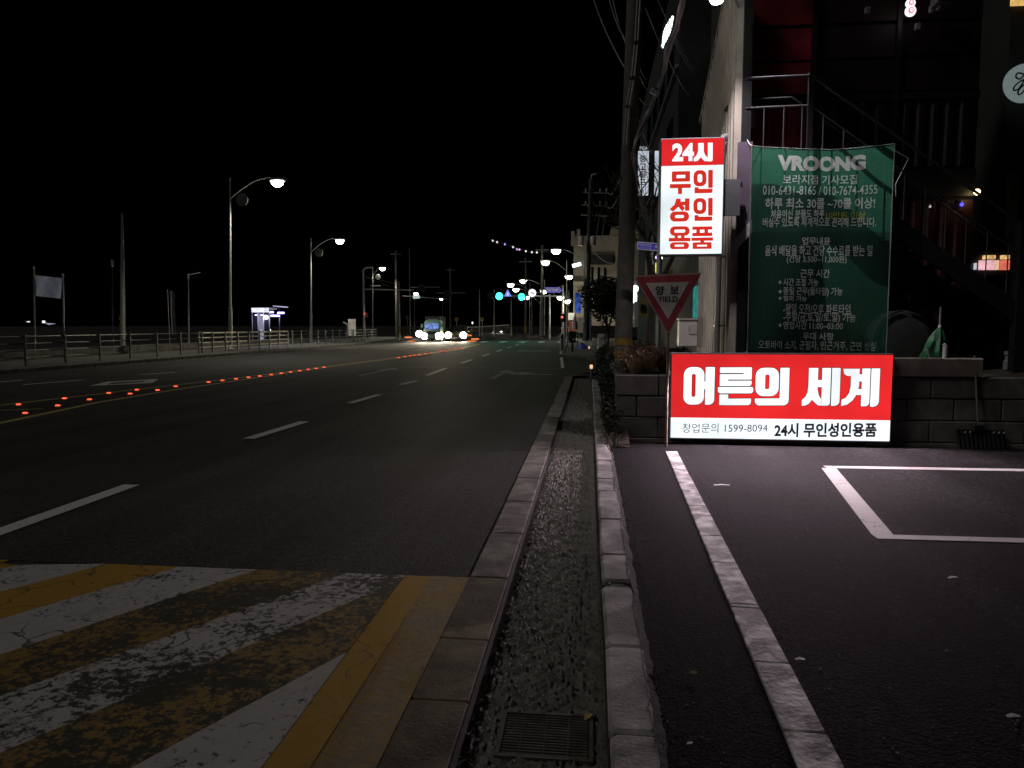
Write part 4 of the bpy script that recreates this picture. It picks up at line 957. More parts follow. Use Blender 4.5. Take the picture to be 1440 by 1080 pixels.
# ================================================================== UTILITY POLE, CABLES
up = thing('utility_pole', (.78,13.5,.6), 'leaning concrete utility pole left of the tall lit sign', 'utility pole')
b0 = AY(877,470,13.5); b1 = AY(892,0,13.5)
d = b1-b0; part(MB().tube([b0 - d*.25, b0, b0+d*.5, b1 + d*.35], [.168,.162,.15,.13], 18), 'shaft', m_pole, up, smooth=True)
m_gy = M('guard_yellow', (.26,.16,.02), .6, var=.3, vs=8, stain=.3)
for k in range(2):
    z0 = 1.02 + k*.22; q0 = b0 + d*((z0-b0.z)/d.z); q1 = b0 + d*((z0+.12-b0.z)/d.z); part(MB().tube([q0,q1], .170, 18), 'guard_band', m_gy, up)
# cable riser strapped to the pole, seen as pale broken line
pts = [AY(897,-10,13.3), AY(893,60,13.3), AY(888,110,13.3), AY(881,150,13.3), AY(877,205,13.3)]
part(MB().tube(pts, .018, 6), 'riser_cable', m_cable, up, smooth=True); part(MB().tube([p_ + Vector((.05,-.02,0)) for p_ in pts], .022, 6), 'riser_cable', m_cable, up, smooth=True)
for q in pts[:-1]: part(MB().lathe(q+Vector((.02,0,0)), [(.055,-.02),(.055,.02)], 10), 'strap', m_rubber, up)
# heavy loom of cables coming down to the pole
cbx = thing('cable_bundle', AY(890,205,13.2), 'thick bundle of tangled cables running from the pole up to the top edge', 'cables')
path = [(965,-30),(958,8),(951,40),(941,70),(934,95),(926,125),(915,150),(905,172),(895,195),(890,212)]
for k in range(9):
    pts = []
    for i, (px, py) in enumerate(path):
        Yc = 7.6 + (13.1-7.6)*(i/(len(path)-1))**.8
        spread = 1.0 - .75*abs(math.sin(i*.9)); q = AY(px + rng.uniform(-6,6)*spread*(1.4 if i in (1,2,3) else .7), py + rng.uniform(-4,4), Yc + rng.uniform(-.05,.05)); pts.append(q)
    fine = []
    for i in range(len(pts)-1):
        a, b, c_, d_ = pts[max(0,i-1)], pts[i], pts[i+1], pts[min(len(pts)-1,i+2)]
        for s in range(5):
            t = s/5; fine.append(.5*((2*b) + (-a+c_)*t + (2*a-5*b+4*c_-d_)*t*t + (-a+3*b-3*c_+d_)*t**3))
    fine.append(pts[-1]); part(MB().tube(fine, rng.choice((.012,.015,.019)), 6), 'cable', M('cable_%d' % k, [(.34,.30,.34),(.45,.38,.46),(.16,.15,.17)][k % 3], .45), cbx, smooth=True)
path2 = [(890,212),(898,250),(903,285),(912,312),(926,335)]
for k in range(4):
    pts = [AY(px+rng.uniform(-4,4), py+rng.uniform(-3,3), 13.1+.1*i) for i, (px,py) in enumerate(path2)]; part(MB().tube(pts, .012, 5), 'cable', m_cable, cbx, smooth=True)
for i in (2,3,5,6):
    q = AY(*path[i], 7.6+(13.1-7.6)*(i/9)**.8); part(MB().lathe(q, [(.05,-.012),(.05,.012)], 8), 'strap', m_rubber, cbx)
# small jumble of slack wire and a terminal box where the loom meets the pole
q = AY(921,130,11.8); part(MB().cbox(q, .16,.12,.07, rot=Matrix.Rotation(.5,3,'Y'), b=.01), 'splice_box', m_grey, cbx)
def sag(a, b, s, n=14): return [a.lerp(b, i/n) - Vector((0,0,s*4*(i/n)*(1-i/n))) for i in range(n+1)]
wires = [((835,0,24),(880,98,13.5)),((857,0,22),(882,60,13.5)),((862,0,22),(884,70,13.5)),((908,12,13.4),(950,100,26)),((925,0,12),(985,112,28)),((896,85,13.5),(912,112,26)),((894,90,13.5),(911,125,26)),((893,128,13.5),(916,148,26)),((893,150,13.5),(917,215,26)),((938,80,12),(976,140,26)),((945,50,12),(984,110,27))]
wl = ['thin wire crossing the sky left of the utility pole','upper thin wire of the pair meeting the utility pole top','lower thin wire of the pair meeting the utility pole top','thin wire running down right from the utility pole top','thin wire from the top edge to the far dark facade','short wire right of the pole at the loom middle','second short wire right of the pole at the loom middle','thin wire leaving the pole below the loom middle','thin drop wire ending at the vertical golf sign','thin wire from the loom down to the dark facade','thin wire from the upper loom to the beige wall']
for (a, b), lab in zip(wires, wl):
    A_, B_ = AY(*a), AY(*b); single(MB().tube(sag(A_, B_ , .12), .010 if a[2] < 20 else .013, 5), 'overhead_wire', m_cable, lab, 'wire', 'overhead wires', smooth=True)

# ================================================================== FAR SHOPS BEHIND THE TALL SIGN
# dark facade with PGA vertical sign
fa = thing('dark_facade_building', (5.5,30,.3), 'tall dim building rising behind the cable bundle', 'building')
fx = AX(1000,300,2.9)
part(MB().box(2.9,9,25,44,.0,14), 'wall', M('dim_facade', (.03,.03,.032), .85, var=.35, vs=1.5), fa)
for fl in range(3):
    for k in range(4):
        y0 = 26.5 + k*3.2; o = part(MB().box(2.84,2.895,y0,y0+1.7,4.2+fl*3.1,5.9+fl*3.1), 'window', m_glass, fa); part(MB().box(2.80,2.838,y0-.05,y0+1.75,4.1+fl*3.1,4.19+fl*3.1), 'sill', m_grey, o)
for z in (7.6,10.2): part(MB().box(2.78,2.88,25,44,z,z+.12), 'ledge', m_grey, fa)
e_pga = E('lit_milky_sign', (.80,.88,1.0), .62, .25, 2.5)
def vsign(x0, y0, x1, y1, Y, label, texts):
    a = AY(x0,y1,Y); b = AY(x1,y0,Y); t = thing('vertical_sign', (a.x,Y,a.z), label, 'sign')
    part(MB().box(a.x-.05,b.x+.05,Y+.03,Y+.35,a.z-.05,b.z+.05), 'case', m_dark, t); part(MB().box(a.x,b.x,Y,Y+.025,a.z,b.z), 'lit_panel', e_pga, t)
    for (s, q, mt, bo) in texts: fit_text(s, lambda u, v: (AY(u,v,Y).x, Y-.01, AY(u,v,Y).z), t, mt, bo, q)
m_pred = M('brick_red_print', (.30,.03,.03), .6); e_lett = E('lit_pale_letter', (.8,.88,1), .45)
vsign(896.5,212,912.5,275,25.0,'vertical milky lit sign with PGA letters above it behind the cables',
      [('PGA',(899.5,206,911,211),e_lett,.02),('중',(899,219,909,228),m_pred,.02),('고',(899,230,909,239),m_pred,.02),('골',(899,241,909,250),m_pred,.02),('프',(899,252,909,260),m_pred,.02)])
vsign(920,212,930,276,25.4,'dimmer milky vertical sign panel hidden behind the tall lit sign',[])
# LED sign glowing above, seen through the cables
ls_ = thing('led_sign', AY(936,60,24), 'slanting bright white LED sign glowing beside the upper cables', 'sign')
part(MB().prism([AY(*q,24) for q in ((945,21),(936,40),(928,66),(931,68),(938,52),(944,40),(946,26))], (0,.12,0)), 'case', m_dark, ls_)
e_led = E('led_white', (.85,1,.97), 3.0, sample=False)
for k in range(11):
    t = k/10; q = AY(944.5-14*t**.85+1.2, 25+40*t, 23.9); r_ = .035+.07*math.sin(math.pi*min(1,t*1.1)); part(MB().cbox(q, r_*2, .04, .11, b=.012), 'led_tile', e_led, ls_)
# shopfronts along the verge, seen under the tall sign: teal window, yellow banner, white box
sf = thing('shopfront', (2.9,18,.9), 'low shopfront with teal lit window behind the yield sign', 'shop')
part(MB().box(2.45,2.9,14.2,24.9,.9,4.2), 'wall', M('shop_render', (.16,.14,.12), .8, var=.3, vs=2), sf)
p0 = AX(974,440,2.4); p1 = AX(996,400,2.4)
e_teal = E('teal_window', (.05,.42,.40), .42, .5, 5); part(MB().box(2.40,2.445,min(p0.y,p1.y),max(p0.y,p1.y),1.7,2.5), 'window', e_teal, sf)
part(MB().box(2.36,2.395,min(p0.y,p1.y)-.1,max(p0.y,p1.y)+.1,1.6,1.69), 'sill', m_white, sf)
bx = thing('meter_cabinet', AY(969,470,13.4), 'white metal cabinet beside the yield sign tip', 'cabinet')
a = AY(955,472,13.4); b = AY(983,450,13.4); part(MB().cbox(((a.x+b.x)/2,13.55,(a.z+b.z)/2-.1), b.x-a.x,.3,b.z-a.z+.2, b=.012), 'case', M('cabinet_white', (.78,.70,.72), .5, var=.15), bx)
part(MB().box((a.x+b.x)/2+.0,b.x-.02,13.385,13.395,a.z+.03,b.z-.07), 'door', M('cabinet_door', (.70,.63,.65), .5), bx); part(MB().box((a.x+b.x)/2-.005,(a.x+b.x)/2+.003,13.38,13.384,a.z+.06,b.z-.1), 'handle', m_black, bx); part(MB().box(a.x-.02,b.x+.02,13.37,13.72,b.z+.001,b.z+.03), 'lid', m_white, bx)
yb = thing('yellow_banner', AY(955,388,22), 'yellow slanting shop banner just above the yield sign', 'banner')
def q22(x,y): return AY(x,y,22)
part(MB().prism([q22(935,385),q22(967,362),q22(967,386),q22(940,388)], (0,.05,0)), 'cloth', M('dull_yellow_cloth', (.34,.28,.12), .8, var=.2), yb)
for (x,y) in ((953,381),(958,379),(963,377)): part(MB().prism([q22(x-1.6,y+4)-Vector((0,.02,0)),q22(x+1.6,y+3)-Vector((0,.02,0)),q22(x+1.6,y-4)-Vector((0,.02,0)),q22(x-1.6,y-3)-Vector((0,.02,0))], (0,.01,0)), 'letter', e_black, yb)
yl = thing('yellow_panel_sign', AY(910,446,20), 'yellow and white shop panel left of the yield sign', 'sign')
part(MB().box(*[AY(905,0,20).x, AY(918,0,20).x, 20,20.1, AY(0+910,446,20).z, AY(910,418,20).z]), 'panel', M('panel_yellow', (.40,.32,.13), .7), yl)
part(MB().box(AY(898,0,20).x, AY(904,0,20).x, 20,20.1, AY(900,460,20).z, AY(900,424,20).z), 'white_panel', m_white, yl); part(MB().box(AY(907,0,20).x, AY(913,0,20).x, 19.97,19.99, AY(910,438,20).z, AY(910,428,20).z), 'letter_block', e_black, yl)
# glowing bulbs and vertical lights under the tall sign
for k, (px, py, r_, col, s, lab) in enumerate(((923.5,362,.06,(.75,.5,1),1.6,'violet bulb just under the tall lit sign'),(934,362,.09,(1,1,.98),4,'topmost white bulb under the tall lit sign'),(936,368,.09,(1,1,.98),4,'middle white bulb under the tall lit sign'),(935.5,378,.10,(1,1,.98),4,'lowest white bulb under the tall lit sign'),(893,406,.13,(.9,.95,1),3,'white round lamp left of the yield sign'))):
    small_lamp(px,py,26,r_,col,s,lab)
lt_ = thing('vertical_light', AY(923,385,26), 'short yellow green light strip under the tall sign', 'light'); a=AY(921.5,384,26); b=AY(925,369,26); part(MB().box(a.x,b.x,26,26.08,a.z,b.z), 'tube', E('yellow_green_light',(.75,.8,.12),.9,.5,9), lt_); part(MB().box(a.x-.05,b.x+.05,26.09,26.14,a.z-.1,b.z+.1), 'back', m_dark, lt_)
lt_ = thing('vertical_light', AY(892.5,430,26), 'tall oval white light sign left of the yield sign', 'light'); a=AY(892.5,418,26); part(MB().lathe(a, [(.02,-.22),(.07,-.18),(.085,0),(.07,.18),(.02,.22)], 12), 'tube', E('oval_light',(.8,.93,1),2.5,sample=False), lt_, smooth=True); part(MB().tube([a-Vector((0,-.1,1.2)),a+Vector((0,.1,.3))], .03, 6), 'stand', m_black, lt_)
# blue street name plate
sn = thing('street_name_sign', AY(912,352,12.4), 'blue street name plate left of the tall lit sign', 'road sign')
SNY = 12.4
def splace(x, y, dep=0): p = AY(x, y+(x-896)*.085, SNY); return (p.x, SNY-dep, p.z)
part(MB().prism([splace(*q) for q in rr(896.3,339.6,932,350.6,1.6)], (0,.02,0)), 'plate', M('sign_rim_white', (.92,.90,1.0), .5), sn)
part(MB().prism([splace(*q,.003) for q in rr(897.3,340.6,931,349.6,1)], (0,.002,0)), 'blue_field', M('sign_blue', (.10,.10,.85), .5), sn)
fit_text('서운로7번길', lambda u, v: splace(u, v, .005), sn, m_swht, .02, (898.3,341.4,916,345.6)); fit_text('Seoun-ro 7beon-gil', lambda u, v: splace(u, v, .005), sn, m_swht, .01, (898.3,346.6,916,349))
fit_text('6', lambda u, v: splace(u, v, .005), sn, m_swht, .03, (921,342,924.5,346.8))
part(MB().tube([splace(926,344,-.05),(AY(926,344,SNY).x,SNY+.05,.9)], .025, 8), 'post', m_steel, sn)

# ================================================================== FENCE, FAR SIDE OF THE ROAD
m_fence = M('fence_metal', (.13,.128,.12), .35, metal=.7, var=.2, vs=4); m_fpost = M('fence_post', (.10,.10,.10), .5, var=.3)
def fence(pts, label, group, mats=(m_fence, m_fpost), zb=.12, hh=1.12, step=2.0, rr_=1.0):
    t = thing('railing', (pts[0][0],pts[0][1],zb), label, 'railing', group)
    P = [Vector((*p,0)) for p in pts]
    for z in (.30,.56,.82,hh-.04): part(MB().tube([p + Vector((0,0,zb+z)) for p in P], .032*rr_ if z > 1 else .024*rr_, 6), 'rail', mats[0], t, smooth=True)
    pm = mesh_of(MB().box(-.035,.035,-.035,.035,0,hh).lathe((0,0,hh),[(.045,0),(.045,.03),(.02,.06)],8), 'post', mats[1], (0,0,0))
    for i in range(len(P)-1):
        n = max(1, round((P[i+1]-P[i]).length/step))
        for k in range(n + (1 if i == len(P)-2 else 0)): piece(pm, 'post', t, P[i].lerp(P[i+1],k/n) + Vector((.05,0,zb)))
fence([(-20.6,12),(-20.6,36.0)], 'dim grey railing at the far left edge of the road', 'railings across the road')
fence([(-20.9,36.2),(-20.9,47.6)], 'middle stretch of railing, coloured brightly to look lit, beside the nearest street lamp', 'railings across the road', (M('rail_steel_lit_tone', (.85,.78,.66), .45, metal=.2, var=.2), m_fpost), step=1.5, rr_=1.7)  # light on these rails is put into a paler steel colour
fence([(-21.4,49.5),(-21.2,62)], 'railing stretch between the shelter and the second lamp', 'railings across the road', step=1.6)
fence([(-21.2,62.4),(-22.6,74)], 'far railing stretch ending near the waiting traffic', 'railings across the road', (bpy.data.materials['rail_steel_lit_tone'], m_fpost), step=1.6, rr_=1.4)
mb = MB().box(-24.6,-24.3,10,60,-.1,.55); single(mb, 'parapet', m_block, 'low grey parapet wall behind the railing', 'wall')

# ================================================================== STREET LAMPS
def street_lamp(base, head, label, energy, col=(1,.93,.72), r=.085, emb=True, disc=True, group='street lamps', e=None, hs=1.25, lean=True):
    base, head = Vector(base), Vector(head); t = thing('street_lamp', base, label, 'street lamp', group)
    top = head.z + .15; pxl = 720 + F_PX*((base-C0) @ _rt)/((base-C0) @ _fw) if lean else 0; tp = AY(pxl, HOR - (top-CAM_H)*F_PX/((base-C0) @ _fw0), base.y); slope = (tp.x-base.x)/top
    def up_(z): return base + Vector((slope*z,0,z))
    dirv = Vector((head.x-base.x, head.y-base.y, 0)); L_ = dirv.length; dirv.normalize()
    part(MB().tube([base, up_(2.6), up_(2.62), up_(top)], [r*1.35,r*1.3,r,r*.55], 10), 'pole', m_steel, t, smooth=True)
    b_top = up_(top-1.3); dirv = Vector((head.x-b_top.x, head.y-b_top.y, 0)); L_ = dirv.length; dirv.normalize(); arm = [b_top+dirv*.02]
    for k in range(1,9): s = k/8; arm.append(b_top + dirv*L_*s*.86 + Vector((0,0,1.25*math.sin(s*math.pi/2))))
    part(MB().tube(arm, .035, 8), 'arm', m_steel, t, smooth=True)
    side = Vector((-dirv.y,dirv.x,0)); R = Matrix((dirv, side, Vector((0,0,1)))).transposed()
    part(MB().cbox(head+Vector((0,0,.08*hs)), .85*hs,.36*hs,.12*hs, rot=R, b=.04*hs), 'head', m_grey, t)
    mb = MB(); mb.lathe((0,0,0), [(.02,-.17),(.12,-.15),(.19,-.08),(.21,0)], 14); mb.v = [tuple(head + R @ Vector((v[0]*1.5*hs,v[1]*.9*hs,v[2]*hs*1.6))) for v in mb.v]
    part(mb, 'lens', e or e_street, t, smooth=True)
    if disc:
        c_ = b_top + dirv*.75 + Vector((0,0,-.05)); part(MB().lathe(c_, [(.38,-.02),(.40,0),(.38,.02)], 20, 'y'), 'emblem_disc', M('emblem_grey', (.10,.10,.10), .6, var=.4, vs=4), t)
    part(MB().lathe(base, [(.2,0),(.2,.05),(.13,.12)], 10), 'base_plate', m_steel, t)
    if energy: light('SPOT', t, head - Vector((0,0,.28)), energy, col, head - Vector((0,0,5)), .15, rad(150), .5)
    return t
e_street = E('lamp_lens', (1,.97,.84), 26, sample=False)
e_street2 = E('far_lamp_lens', (1,.97,.82), 22, sample=False)
h1 = AY(390,255,42.6); street_lamp((-22.4,42.5,.12), h1, 'nearest tall street lamp across the road beside the bright railing', 10000)
sg = MB().box(-22.35,-21.3,42.48,42.5,4.62,4.68); 
h2 = AY(478,338,64.5); street_lamp((-26.0,64.5,.10), h2, 'second street lamp across the road right of the lit shelter', 10000)
h3 = AY(538,377,97); street_lamp((AY(524,460,97).x,97,0), h3, 'third street lamp across the road beside the signal gantry', 10000, e=e_street2)
for k, (bx_, hx, hy, Y, lab) in enumerate(((583,585,412.5,150,'distant street lamp above the white car'),(622,620.5,420,190,'small far street lamp right of the waiting traffic'))):
    street_lamp((AY(bx_,460,Y).x,Y,0), AY(hx,hy,Y), lab, 0, e=e_street2, disc=False, hs=1.5)
# unlit poles
for k, (px, ytop, Y, r_, lab) in enumerate(((172,300,46.9,.17,'tall pale tapering pole left of the nearest street lamp'),(158,366,52,.06,'thin dark pole with pale cap beside the tall tapering pole'),(265,386,58,.07,'thin unlit lamp pole left of the nearest street lamp'))):
    b_ = AY(px,470,Y); zt = AY(px,ytop,Y).z; t = thing('tall_pole', (b_.x,Y,-.1), lab, 'pole', 'unlit poles across the road')
    part(MB().tube([(b_.x,Y,-.1),((b_.x+AY(px,ytop,Y).x)/2,Y,zt*.5),(AY(px,ytop,Y).x,Y,zt)], [r_,r_*.85,r_*.4], 10), 'shaft', m_steel if k != 1 else m_pole, t, smooth=True)
    if k == 0:
        for q in range(3): part(MB().tube([(b_.x,Y,1.0+q*.5),(b_.x,Y,1.25+q*.5)], r_*1.03, 10), 'warning_band', m_gy, t)
    else: b_ = AY(px,ytop,Y); part(MB().lathe((b_.x,Y,zt-.5),[(.07,0),(.09,.1),(.09,.5),(.05,.55)],8), 'cap', m_white, t)
    if k == 2: part(MB().tube([(b_.x,Y,zt-.02),(b_.x+1.1,Y,zt+.15)], .03, 6), 'arm', m_steel, t)
# flag strung between two posts, and a feather flag
fl = thing('strung_flag', AY(68,470,30), 'pale blue printed flag strung between two thin posts at far left', 'flag')
def flagm(x0,y0,x1,y1,Y,nu,nv,amp,skew=0,tilt=0,turn=0):
    mb = MB()
    for j in range(nv+1):
        for i in range(nu+1):
            u, v = i/nu, j/nv; Yv = Y - turn*u; p = AY(x0+(x1-x0)*u + tilt*v, y0+(y1-y0)*v + skew*u, Yv); mb.v.append((p.x, Yv + amp*math.sin(u*8+v*2), p.z))
    for j in range(nv):
        for i in range(nu): a = j*(nu+1)+i; mb.f.append((a+nu+1,a+nu+2,a+1,a))
    return mb
m_flag = M('blue_flag_print', (.45,.58,.85), .8, var=.5, vs=2.2, col2=(.85,.90,.98)); m_feather = M('feather_flag_print', (.70,.60,.64), .8, vs=1.5, col2=(.34,.34,.48))
part(flagm(48.5,387,86,416,30,14,8,.05,4,0,1.1), 'cloth', m_flag, fl, smooth=True)
for px, yt, Yf in ((47.5,378,30),(88.5,388,28.85)):
    b_ = AY(px,470,Yf); part(MB().tube([(b_.x,Yf,-.1),AY(px,yt,Yf)], .03, 8), 'post', m_steel, fl); part(MB().lathe(AY(px,yt,Yf),[(.03,0),(.05,.04),(.02,.1)],8), 'finial', m_white, fl)
ff = thing('feather_flag', AY(243,470,36.5), 'narrow upright printed feather flag left of the bright railing', 'flag'); part(flagm(238,409,245,468,37,5,16,.06,0,3), 'cloth', m_feather, ff, smooth=True); b_ = AY(238,470,37); part(MB().tube([(b_.x,37.02,.0),(b_.x-.02,37.02,AY(238,407,37).z)], .02, 6), 'mast', m_steel, ff)
# bus shelter with violet lights
bs_ = thing('bus_shelter', (AY(367,470,54).x,54,.1), 'narrow glass shelter with white lit fascia and violet lights', 'shelter')
x0,x1,z0,z1 = yz(355,433,378,470,54)
e_fascia = E('white_fascia', (.80,.82,1), 1.1, .3, 3); e_viol = E('violet_lamp', (.50,.45,1), 3.2, sample=False)
part(MB().box(x0,x1,53.95,54.0,z1-.35,z1), 'fascia', e_fascia, bs_); part(MB().box(x0-.05,x1+.05,54.01,55.4,z1-.1,z1+.05), 'roof', m_grey, bs_)
for k in range(4): xx = x0+(x1-x0)*k/3; part(MB().box(xx-.03,xx+.03,54.02,54.1,.1,z1-.36), 'post', m_grey, bs_)
for k in range(3): xx = x0+(x1-x0)*k/3; part(MB().box(xx+.04,xx+(x1-x0)/3-.04,54.04,54.06,.2,z1-.45), 'pane', m_glass if k != 1 else E('lit_pane',(.6,.62,.85),.35,.5,4), bs_)
for px in (360,368): q = AY(px,443,53.9); part(MB().cbox(q, .18,.1,.09, b=.02), 'violet_light', e_viol, bs_)
light('POINT', bs_, AY(367,446,53.6), 90, (.7,.65,1), size=.2)
cn = thing('canopy_light', AY(391,470,56), 'canopy with three violet white lamps right of the shelter', 'lamp')
for (px,py,wd) in ((382,439,.35),(395,440,.6),(387,444,.8)): q = AY(px,py,56); part(MB().cbox(q, wd,.2,.16, b=.05), 'lamp', e_viol, cn)
part(MB().tube([AY(384,430,56),AY(405,432,56)], .05, 8), 'canopy_edge', m_white, cn); part(MB().tube([AY(393,433,56.3),AY(393,470,56.3)], .06, 8), 'post', m_black, cn)
light('POINT', cn, AY(391,447,55.6), 90, (.65,.6,1), size=.2)
small_lamp(379.5,464,54.5,.08,(1,1,1),3,'small white lamp low beside the violet shelter')
sd = thing('standing_board', AY(493,470,70), 'pale information board with folded top behind the far railing', 'board'); x0,x1,z0,z1 = yz(490,453,500,472,70); part(MB().box(x0,x1,70,70.08,z0,z1+.3), 'panel', m_white, sd); part(MB().prism([AY(483,452,70),AY(489,455,70),AY(489,472,70),AY(488,472,70),AY(488,457,70),AY(482,454,70)], (0,.06,0)), 'bracket', m_grey, sd); part(MB().prism([AY(490,455,70),AY(500,451,70),AY(500,453,70),AY(490,457,70)], (0,.06,0)), 'top', m_white, sd)
# far lights over the dark field at left
fx_ = thing('distant_light', AY(62,458,140), 'smeared white light far off over the dark field', 'light'); part(MB().cbox(AY(61.5,452.5,140), .6,.3,.5, b=.1), 'lamp', E('far_white_light',(.9,.9,1),1.6,sample=False), fx_); part(MB().prism([AY(62,454,140),AY(78,455,140),AY(68,457,140)], (0,.2,0)), 'light_smear', E('far_light_smear',(.7,.7,.9),.35,sample=False), fx_)  # smear of light beside the lamp built as a glowing sheet
fx_ = thing('distant_light', AY(40,455,150), 'small dim light far off left of the strung flag', 'light'); part(MB().cbox(AY(40,452.5,150), .75,.3,.28, b=.08), 'lamp', E('far_dim_light',(.9,.95,.9),.8,sample=False), fx_); part(MB().cbox(AY(37,452.7,150.2), .5,.2,.1, b=.03), 'arm', m_grey, fx_)

# ================================================================== RED ROAD STUDS
e_stud = E('red_stud', (1,.11,.04), 1.6, sample=False)
studs = [(37,580.5),(27.5,568.5),(82.5,570),(92,560),(127,561.5),(154,552.5),(184,553.5),(193.5,548),(222.5,548.5),(248,543.2),(294,537.3),(313.5,535),(332.5,532.8),(350,530.7),(366,528.9),(382,526.8),(396,525),(409,523.3),(422,521.5),(434,519.8),(445,518.2),(456,516.5),(561,503.2),(570,501.6),(577,500.6),(583,499.8),(590,499),(598,497.8),(606,496.8),(620,494.6),(625,493.6),(634,491.6),(641,490.3),(648,489.5)]
sb = mesh_of(MB().cbox((0,0,.012), .13,.11,.02, b=.008), 'base', m_steel, (0,0,0)); sl = mesh_of(MB().cbox((0,-.03,.035), .11,.06,.035, b=.012), 'lens', e_stud, (0,0,0))
ORD = 'first second third fourth fifth sixth seventh eighth ninth tenth eleventh twelfth thirteenth fourteenth fifteenth sixteenth seventeenth eighteenth nineteenth twentieth twenty-first twenty-second'.split()
near_row = sorted(range(22), key=lambda i: studs[i][0]); far_row = sorted(range(22, len(studs)), key=lambda i: studs[i][0])
for k, (px, py) in enumerate(studs):
    p = G(px, py, .03)
    row = near_row if k < 22 else far_row; rank = row.index(k)
    s_ = thing('road_stud', (p.x,p.y,.003), '%s red road stud from the left in the %s' % (ORD[rank], 'near row on the centre line' if k < 22 else 'far row before the traffic'), 'road stud', 'red studs along the centre line')
    sc = .68 + min(.6, p.y/80)
    piece(sb, 'base', s_, (p.x,p.y,.003), scale=(sc,)*3); piece(sl, 'lens', s_, (p.x,p.y,.003), scale=(sc,)*3)

# ================================================================== VEHICLES
def car(x, y, label, body_mat, hl_col, energy, dims=(1.82,4.5,1.45), truck=False, glass=None, hl_r=.17):
    W, L_, H_ = dims; t = thing('truck' if truck else 'car', (x,y,.0), label, 'truck' if truck else 'car', 'vehicles coming towards the camera')
    gm = glass or m_glass
    if truck:
        prof = [(0,.40),(0,1.0),(.12,1.15),(.35,1.95),(.6,2.12),(1.5,2.14),(1.55,.40)]
    else:
        prof = [(.05,.22),(0,.42),(.03,.66),(.25,.80),(1.05,.95),(1.75,H_-.04),(2.2,H_),(3.2,H_-.03),(3.95,1.0),(4.42,.92),(4.5,.6),(4.44,.24)]
    mb = MB(); n = len(prof)
    def wid(zz): return W/2*(1 if zz < 1.0 else 1 - (.24 if not truck else .16)*(zz-1.0)/(H_-1.0))
    rows = []
    for s in (-1,-.86,.86,1):
        rows.append([(x + s*wid(pz), y+py+(.06 if abs(s) == 1 else 0), pz*(.985 if abs(s) == 1 else 1)) for py, pz in prof])
    for r_ in rows: mb.v += r_
    for k in range(3):
        for i in range(n): j = (i+1)%n; mb.f.append((k*n+i,(k+1)*n+i,(k+1)*n+j,k*n+j))
    mb.f += [tuple(range(n-1,-1,-1)), tuple(range(3*n,4*n))]
    part(mb, 'body', body_mat, t, smooth=True)
    if truck:
        part(MB().prism([(x-W*.40,y+.13,1.25),(x+W*.40,y+.13,1.25),(x+W*.36,y+.30,1.85),(x-W*.36,y+.30,1.85)], (0,-.02,0)), 'windscreen', gm, t)
        part(MB().box(x-W/2-.10,x+W*.28,y+1.7,y+L_,.7,2.55), 'cargo_box', m_dark, t); part(MB().cbox((x,y+.95,2.20), W*.6,.6,.12, b=.04), 'roof_fairing', body_mat, t)
        part(MB().box(x-W*.3,x+W*.3,y-.03,y-.005,.75,1.05), 'grille', m_black, t); part(MB().box(x-W/2,x+W/2,y-.09,y-.01,.42,.68), 'bumper', m_grey, t)
    else:
        part(MB().prism([(x-W*.40,y+1.08,.985),(x+W*.40,y+1.08,.985),(x+W*.335,y+1.70,H_-.06),(x-W*.335,y+1.70,H_-.06)], (0,-.025,.03)), 'windscreen', gm, t)
        for s in (-1,1):
            part(MB().prism([(x+s*W*.478,y+1.3,1.0),(x+s*W*.478,y+3.6,1.0),(x+s*W*.40,y+3.1,H_-.1),(x+s*W*.40,y+1.85,H_-.1)], (s*.02,0,0)), 'side_window', m_glass, t)
        part(MB().box(x-W*.27,x+W*.27,y-.03,y+.02,.47,.66), 'grille', m_black, t); part(MB().cbox((x,y-.02,.33), W*.92,.12,.18, b=.03), 'bumper', body_mat, t); part(MB().box(x-.26,x+.26,y-.095,y-.082,.30,.41), 'number_plate', m_white, t)
    for s in (-1,1):
        part(MB().cbox((x+s*(W/2+.10), y+(1.25 if not truck else .1), 1.02 if not truck else 1.6), .2,.1,.14 if not truck else .34, b=.03), 'mirror', body_mat, t)
        part(MB().lathe((x+s*W*.39, y+.0, (.62 if not truck else .58)), [(hl_r*.6,.10),(hl_r*.95,.07),(hl_r,.0),(hl_r*.9,-.02)], 14, 'y'), 'headlight', hl_col, t, smooth=True)
        for yy in ((.85, L_-.9)):
            w_ = part(MB().lathe((x+s*(W/2-.12), y+yy, .32 if not truck else .4), [(.2,-.1),(.32 if not truck else .4,-.09),(.32 if not truck else .4,.09),(.2,.1)], 18, 'x'), 'wheel', m_rubber, t); part(MB().lathe((x+s*(W/2-.0), y+yy, .32 if not truck else .4), [(.2,-.01),(.18,.02)], 12, 'x'), 'rim', m_steel, w_)
        if energy: light('SPOT', t, (x+s*W*.39, y-.25, .66), energy, (1,.86,.62), (x+s*W*.39+.6, y-17, 0), .08, rad(46), .8)
    return t
e_hlw = E('headlight_white', (1,.99,.95), 40, sample=False); e_hly = E('headlight_warm', (1,.92,.62), 40, sample=False)
m_silver = M('silver_paint', (.50,.52,.52), .25, metal=.4, var=.05); m_mint = M('mint_truck_paint', (.16,.27,.23), .35, var=.08); m_gold = M('dark_gold_paint', (.14,.12,.07), .3, metal=.3, var=.1)
e_blueglass = E('blue_lit_glass', (.25,.40,.95), .55, .6, 3)
car(G(602,481.5).x, 68.6, 'small mint white truck with blue lit windscreen and bright headlights', m_mint, e_hlw, 2600, (1.76,4.6,2.2), truck=True, glass=e_blueglass, hl_r=.31)
